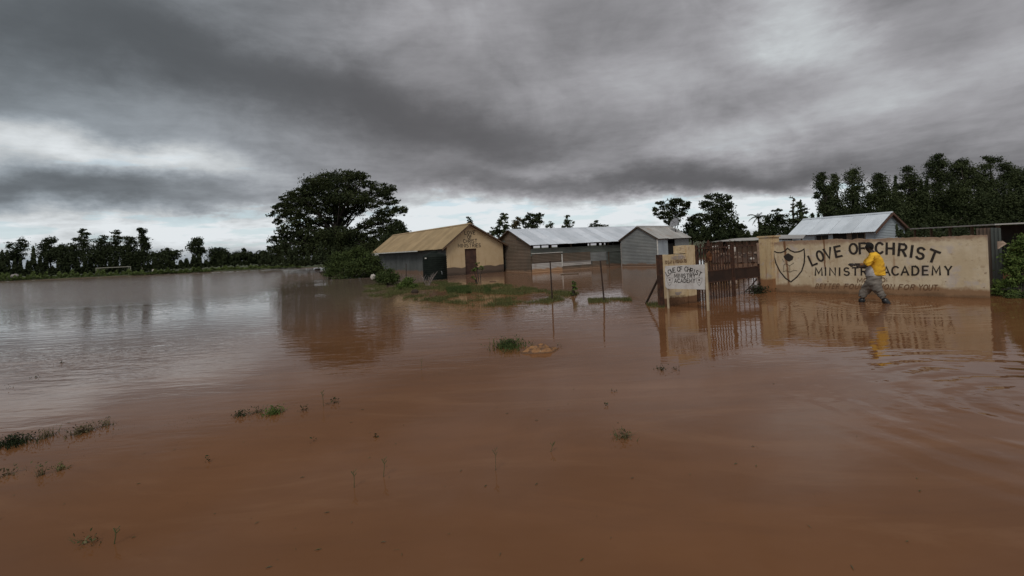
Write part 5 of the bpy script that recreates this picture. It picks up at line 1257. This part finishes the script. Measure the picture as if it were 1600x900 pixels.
# ------------------------------------------------------------------ the wading person
def skin(name, chains, mat, parent, sub=2, wr=0.0):
    """chains: lists of (pos, radius or (rx, ry)); a chain's first node joins an existing node when equal"""
    me = bpy.data.meshes.new(name); bm = bmesh.new(); nodes = {}; rad = {}
    for chn in chains:
        prev = None
        for pos, r_ in chn:
            k = tuple(round(x, 4) for x in pos)
            if k not in nodes: nodes[k] = bm.verts.new(pos); rad[k] = r_
            v = nodes[k]
            if prev is not None and prev is not v and not bm.edges.get((prev, v)): bm.edges.new((prev, v))
            prev = v
    bm.verts.index_update(); order = list(nodes.keys()); bm.to_mesh(me); bm.free()
    o = bpy.data.objects.new(name, me); COL.objects.link(o)
    mod = o.modifiers.new('skin', 'SKIN'); mod.use_smooth_shade = True
    sv = me.skin_vertices[0].data
    for i, k in enumerate(order):
        r_ = rad[k]; sv[i].radius = r_ if isinstance(r_, tuple) else (r_, r_); sv[i].use_root = (i == 0)
    if sub:
        s_ = o.modifiers.new('sub', 'SUBSURF'); s_.levels = sub; s_.render_levels = sub
    bpy.context.view_layer.update()
    ev = o.evaluated_get(bpy.context.evaluated_depsgraph_get()); m2 = bpy.data.meshes.new_from_object(ev)
    bpy.data.objects.remove(o); bpy.data.meshes.remove(me); m2.name = name
    for p_ in m2.polygons: p_.use_smooth = True
    if wr:
        nn_ = [v.normal.copy() for v in m2.vertices]
        for v, n_ in zip(m2.vertices, nn_):
            q = v.co; v.co = q + n_ * (mn.fractal(Vector((q.x * 7, q.y * 7, q.z * 17 + q.x * 9)), .8, 2, 3) * wr)
    m2.materials.clear(); return link(name, m2, mat, parent)
PX0 = 490.0
def ends(c):      # a second ring close to each open end keeps the hem from shrinking
    a, b = Vector(c[0][0]), Vector(c[1][0]); return [c[0], (tuple(a.lerp(b, .06)), c[0][1])] + c[1:]
def J(cx, cy, y=0.0): return ((PX0 - cx) / 478.0, y, (800 - cy) / 478.0)      # side-view measure of the figure, metres
pq = ground(1365, 473); heading = math.atan2(.55, -.84)
pe = thing('person', (pq.x, pq.y, 0), heading, label='person in yellow shirt and grey trousers wading left past the painted wall', cat='person')
SKIN = simple('skin_dark', (.035, .022, .016), (.028, .018, .013), 8, .55)
m, t, p = shader('yellow_cloth'); co = objco(t)
k = t.mix(t.rng(t.noise(co, 7, 4), .4, .62), (.86, .49, .03), (.66, .35, .025))
t.put(p.inputs['Base Color'], k); p.inputs['Roughness'].default_value = .85
b = t.new('ShaderNodeBump'); b.inputs['Strength'].default_value = .6; b.inputs['Distance'].default_value = .03; t.put(b.inputs['Height'], t.noise(t.map(co, (1.5, 1.5, .6)), 6, 4)); t.put(p.inputs['Normal'], b.outputs[0])
YEL = m
GREYC = simple('grey_trousers', (.20, .175, .15), (.125, .11, .095), 5, .85, bump=.7, bscale=12); WET = simple('wet_cloth', (.08, .085, .08), (.055, .055, .052), 9, .6)
RUB = simple('rubber_boot', (.012, .012, .013), None, 5, .35, spec=.5); WSH = simple('white_undershirt', (.46, .45, .45), (.34, .32, .31), 9, .8); HAIR = simple('hair_black', (.010, .009, .008), None, 30, .9)
hip = J(505, 545); sp1 = J(515, 440); chest = J(530, 300); shb = J(520, 225); neck = J(492, 178); hd_ = J(465, 135)
# left is +y (towards the wall), right is -y (towards the viewer)
body = skin('body', [[(hip, (.11, .085)), (sp1, (.125, .10)), (chest, (.15, .12)), (shb, (.11, .10)), (neck, .052), (J(470, 150), .075), (J(462, 115), .088), (J(462, 92), .06)],
    [(shb, (.11, .10)), (J(505, 240, -.17), .055), (J(425, 345, -.24), .043), (J(350, 335, -.20), .034), (J(318, 330, -.18), .028)],
    [(shb, (.11, .10)), (J(505, 240, .17), .055), (J(430, 350, .22), .043), (J(370, 360, .18), .034), (J(330, 340, .14), .028)],
    [(hip, (.11, .085)), (J(480, 560, -.09), .085), (J(410, 660, -.10), .058), (J(385, 760, -.10), .045), (J(378, 860, -.10), .04)],
    [(hip, (.11, .085)), (J(510, 560, .09), .085), (J(535, 650, .10), .058), (J(582, 745, .10), .045), (J(612, 830, .10), .04)]], SKIN, pe)
# hands: palm, four bent fingers of unequal length and a thumb, closed round a dark bundle
for sg, (hx, hy, yy) in ((1, (300, 328, -.18)), (-1, (314, 338, .14))):
    w0 = Vector(J(hx + 18, hy + 2, yy)); pc = Vector(J(hx - 6, hy, yy)); chains = [[(tuple(w0), .026), (tuple(pc), (.036, .018))]]
    for k, (l, off) in enumerate(((.036, -.030), (.042, -.010), (.039, .010), (.030, .029))):
        r0_ = pc + Vector((.028, off, .008)); k1 = r0_ + Vector((l * .7, 0, -.008)); k2 = k1 + Vector((l * .25, 0, -l * .75)); k3 = k2 + Vector((-l * .5, 0, -l * .3))
        chains.append([(tuple(pc), (.036, .018)), (tuple(r0_), .0095), (tuple(k1), .009), (tuple(k2), .0085), (tuple(k3), .007)])
    th0 = pc + Vector((-.01, sg * -.03, 0)); chains.append([(tuple(pc), (.036, .018)), (tuple(th0 + Vector((.01, sg * -.012, .0))), .011), (tuple(th0 + Vector((.04, sg * -.012, -.02))), .0095), (tuple(th0 + Vector((.055, sg * .008, -.035))), .008)])
    skin('hand', chains, SKIN, pe, 1)
# face
fb = bmesh.new(); fc = Vector(J(462, 122))
bmesh.ops.create_uvsphere(fb, u_segments=10, v_segments=8, radius=.016, matrix=Matrix.Translation(fc + Vector((.088, 0, -.018))) @ Matrix.Diagonal((1.1, .9, 1.5, 1)))
me = bpy.data.meshes.new('nose'); fb.to_mesh(me); fb.free(); link('nose', me, SKIN, pe)
EYE = simple('eye_white', (.5, .48, .45), None, 5, .3)
for s_ in (-1, 1):
    fb = bmesh.new(); bmesh.ops.create_uvsphere(fb, u_segments=10, v_segments=8, radius=.011, matrix=Matrix.Translation(fc + Vector((.074, s_ * .032, .004))))
    me = bpy.data.meshes.new('eye'); fb.to_mesh(me); fb.free(); link('eye', me, EYE, pe)
    fb = bmesh.new(); bmesh.ops.create_uvsphere(fb, u_segments=10, v_segments=8, radius=.024, matrix=Matrix.Translation(fc + Vector((-.012, s_ * .082, -.012))) @ Matrix.Diagonal((.8, .35, 1.2, 1)))
    me = bpy.data.meshes.new('ear'); fb.to_mesh(me); fb.free(); link('ear', me, SKIN, pe)
fb = bmesh.new(); bmesh.ops.create_uvsphere(fb, u_segments=10, v_segments=8, radius=.02, matrix=Matrix.Translation(fc + Vector((.078, 0, -.058))) @ Matrix.Diagonal((.5, 1.2, .45, 1)))
me = bpy.data.meshes.new('mouth'); fb.to_mesh(me); fb.free(); link('mouth', me, simple('lips', (.06, .03, .025), None, 5, .5), pe)
fb = bmesh.new(); bmesh.ops.create_icosphere(fb, subdivisions=4, radius=1.0)
for v in list(fb.verts):
    if v.co.z < -.15 and v.co.x > -.3 or v.co.z < -.7 or (v.co.x > .55 and v.co.z < .45): fb.verts.remove(v)
for v in fb.verts:
    c = v.co * (1 + .05 * random.random()); v.co = Vector((c.x * .108 - .010, c.y * .098, c.z * .112 + .012))
me = bpy.data.meshes.new('hair'); fb.to_mesh(me); fb.free(); o = link('hair', me, HAIR, pe); o.location = fc
# clothes
skin('shirt', [ends([(J(548, 470), (.15, .165)), (J(545, 400), (.16, .17)), (J(538, 300), (.178, .175)), (J(524, 232), (.145, .15)), (J(500, 178), (.08, .085))]),
    [(J(524, 232), (.145, .15)), (J(500, 245, -.17), .082), (J(455, 300, -.225), .078), (J(425, 345, -.24), .062)],
    [(J(524, 232), (.145, .15)), (J(500, 245, .17), .082), (J(455, 305, .215), .078), (J(430, 350, .22), .062)]], YEL, pe, 3, .016)
skin('sleeve_cuff', [[(J(425, 345, -.24), .056), (J(390, 342, -.222), .050), (J(365, 338, -.207), .044)]], simple('brown_sleeve', (.20, .10, .045), None, 7, .85), pe, 1)
skin('undershirt', [ends([(J(500, 492), (.14, .15)), (J(490, 440), (.14, .15)), (J(485, 380), (.13, .14)), (J(490, 330), (.1, .12))])], WSH, pe, 3, .012)
skin('trousers', [ends([(J(508, 468), (.185, .175)), (J(506, 500), (.19, .18)), (J(504, 530), (.185, .175)), (J(496, 560), (.16, .15))]),
    [(J(496, 560), (.16, .15)), (J(440, 620, -.095), (.13, .12)), (J(402, 675, -.105), (.118, .11)), (J(385, 725, -.105), (.092, .085)), (J(380, 752, -.105), .082)],
    [(J(496, 560), (.16, .15)), (J(525, 610, .09), (.13, .12)), (J(543, 655, .10), (.11, .10)), (J(572, 712, .10), (.085, .08)), (J(588, 742, .10), .078)]], GREYC, pe, 3, .022)
MB().bar(J(360, 478, -.05), J(600, 486, -.05), .001).v
for nm, pts in (('boot', [(J(382, 742, -.105), .088), (J(376, 790, -.105), .080), (J(376, 860, -.105), .065), (J(372, 905, -.105), .055), (J(330, 915, -.105), .05)]),
                ('boot', [(J(578, 735, .10), .080), (J(608, 782, .10), .084), (J(632, 830, .10), .072), (J(642, 880, .10), .055), (J(610, 905, .10), .05)])):
    skin(nm, [pts], RUB, pe, 1)
# dark bag held in front (a thing of its own)
bb_ = bmesh.new(); bmesh.ops.create_icosphere(bb_, subdivisions=3, radius=1)
for v in bb_.verts: v.co = Vector((v.co.x * .085, v.co.y * .16, v.co.z * .034 * (1 + .2 * math.sin(v.co.x * 4))))
me = bpy.data.meshes.new('handbag'); bb_.to_mesh(me); bb_.free()
for p_ in me.polygons: p_.use_smooth = True
o = link('handbag', me, simple('dark_leather', (.02, .014, .012), None, 8, .6)); o.location = pe.matrix_world @ Vector((0, 0, 0)) 
lp = Vector(J(292, 333, -.02)); lp.rotate(Matrix.Rotation(heading, 3, 'Z')); o.location = Vector((pq.x, pq.y, 0)) + lp; o.rotation_euler = (0, 0, heading)
tag(o, 'small dark bundle held in the hands of the wading person', 'bundle')
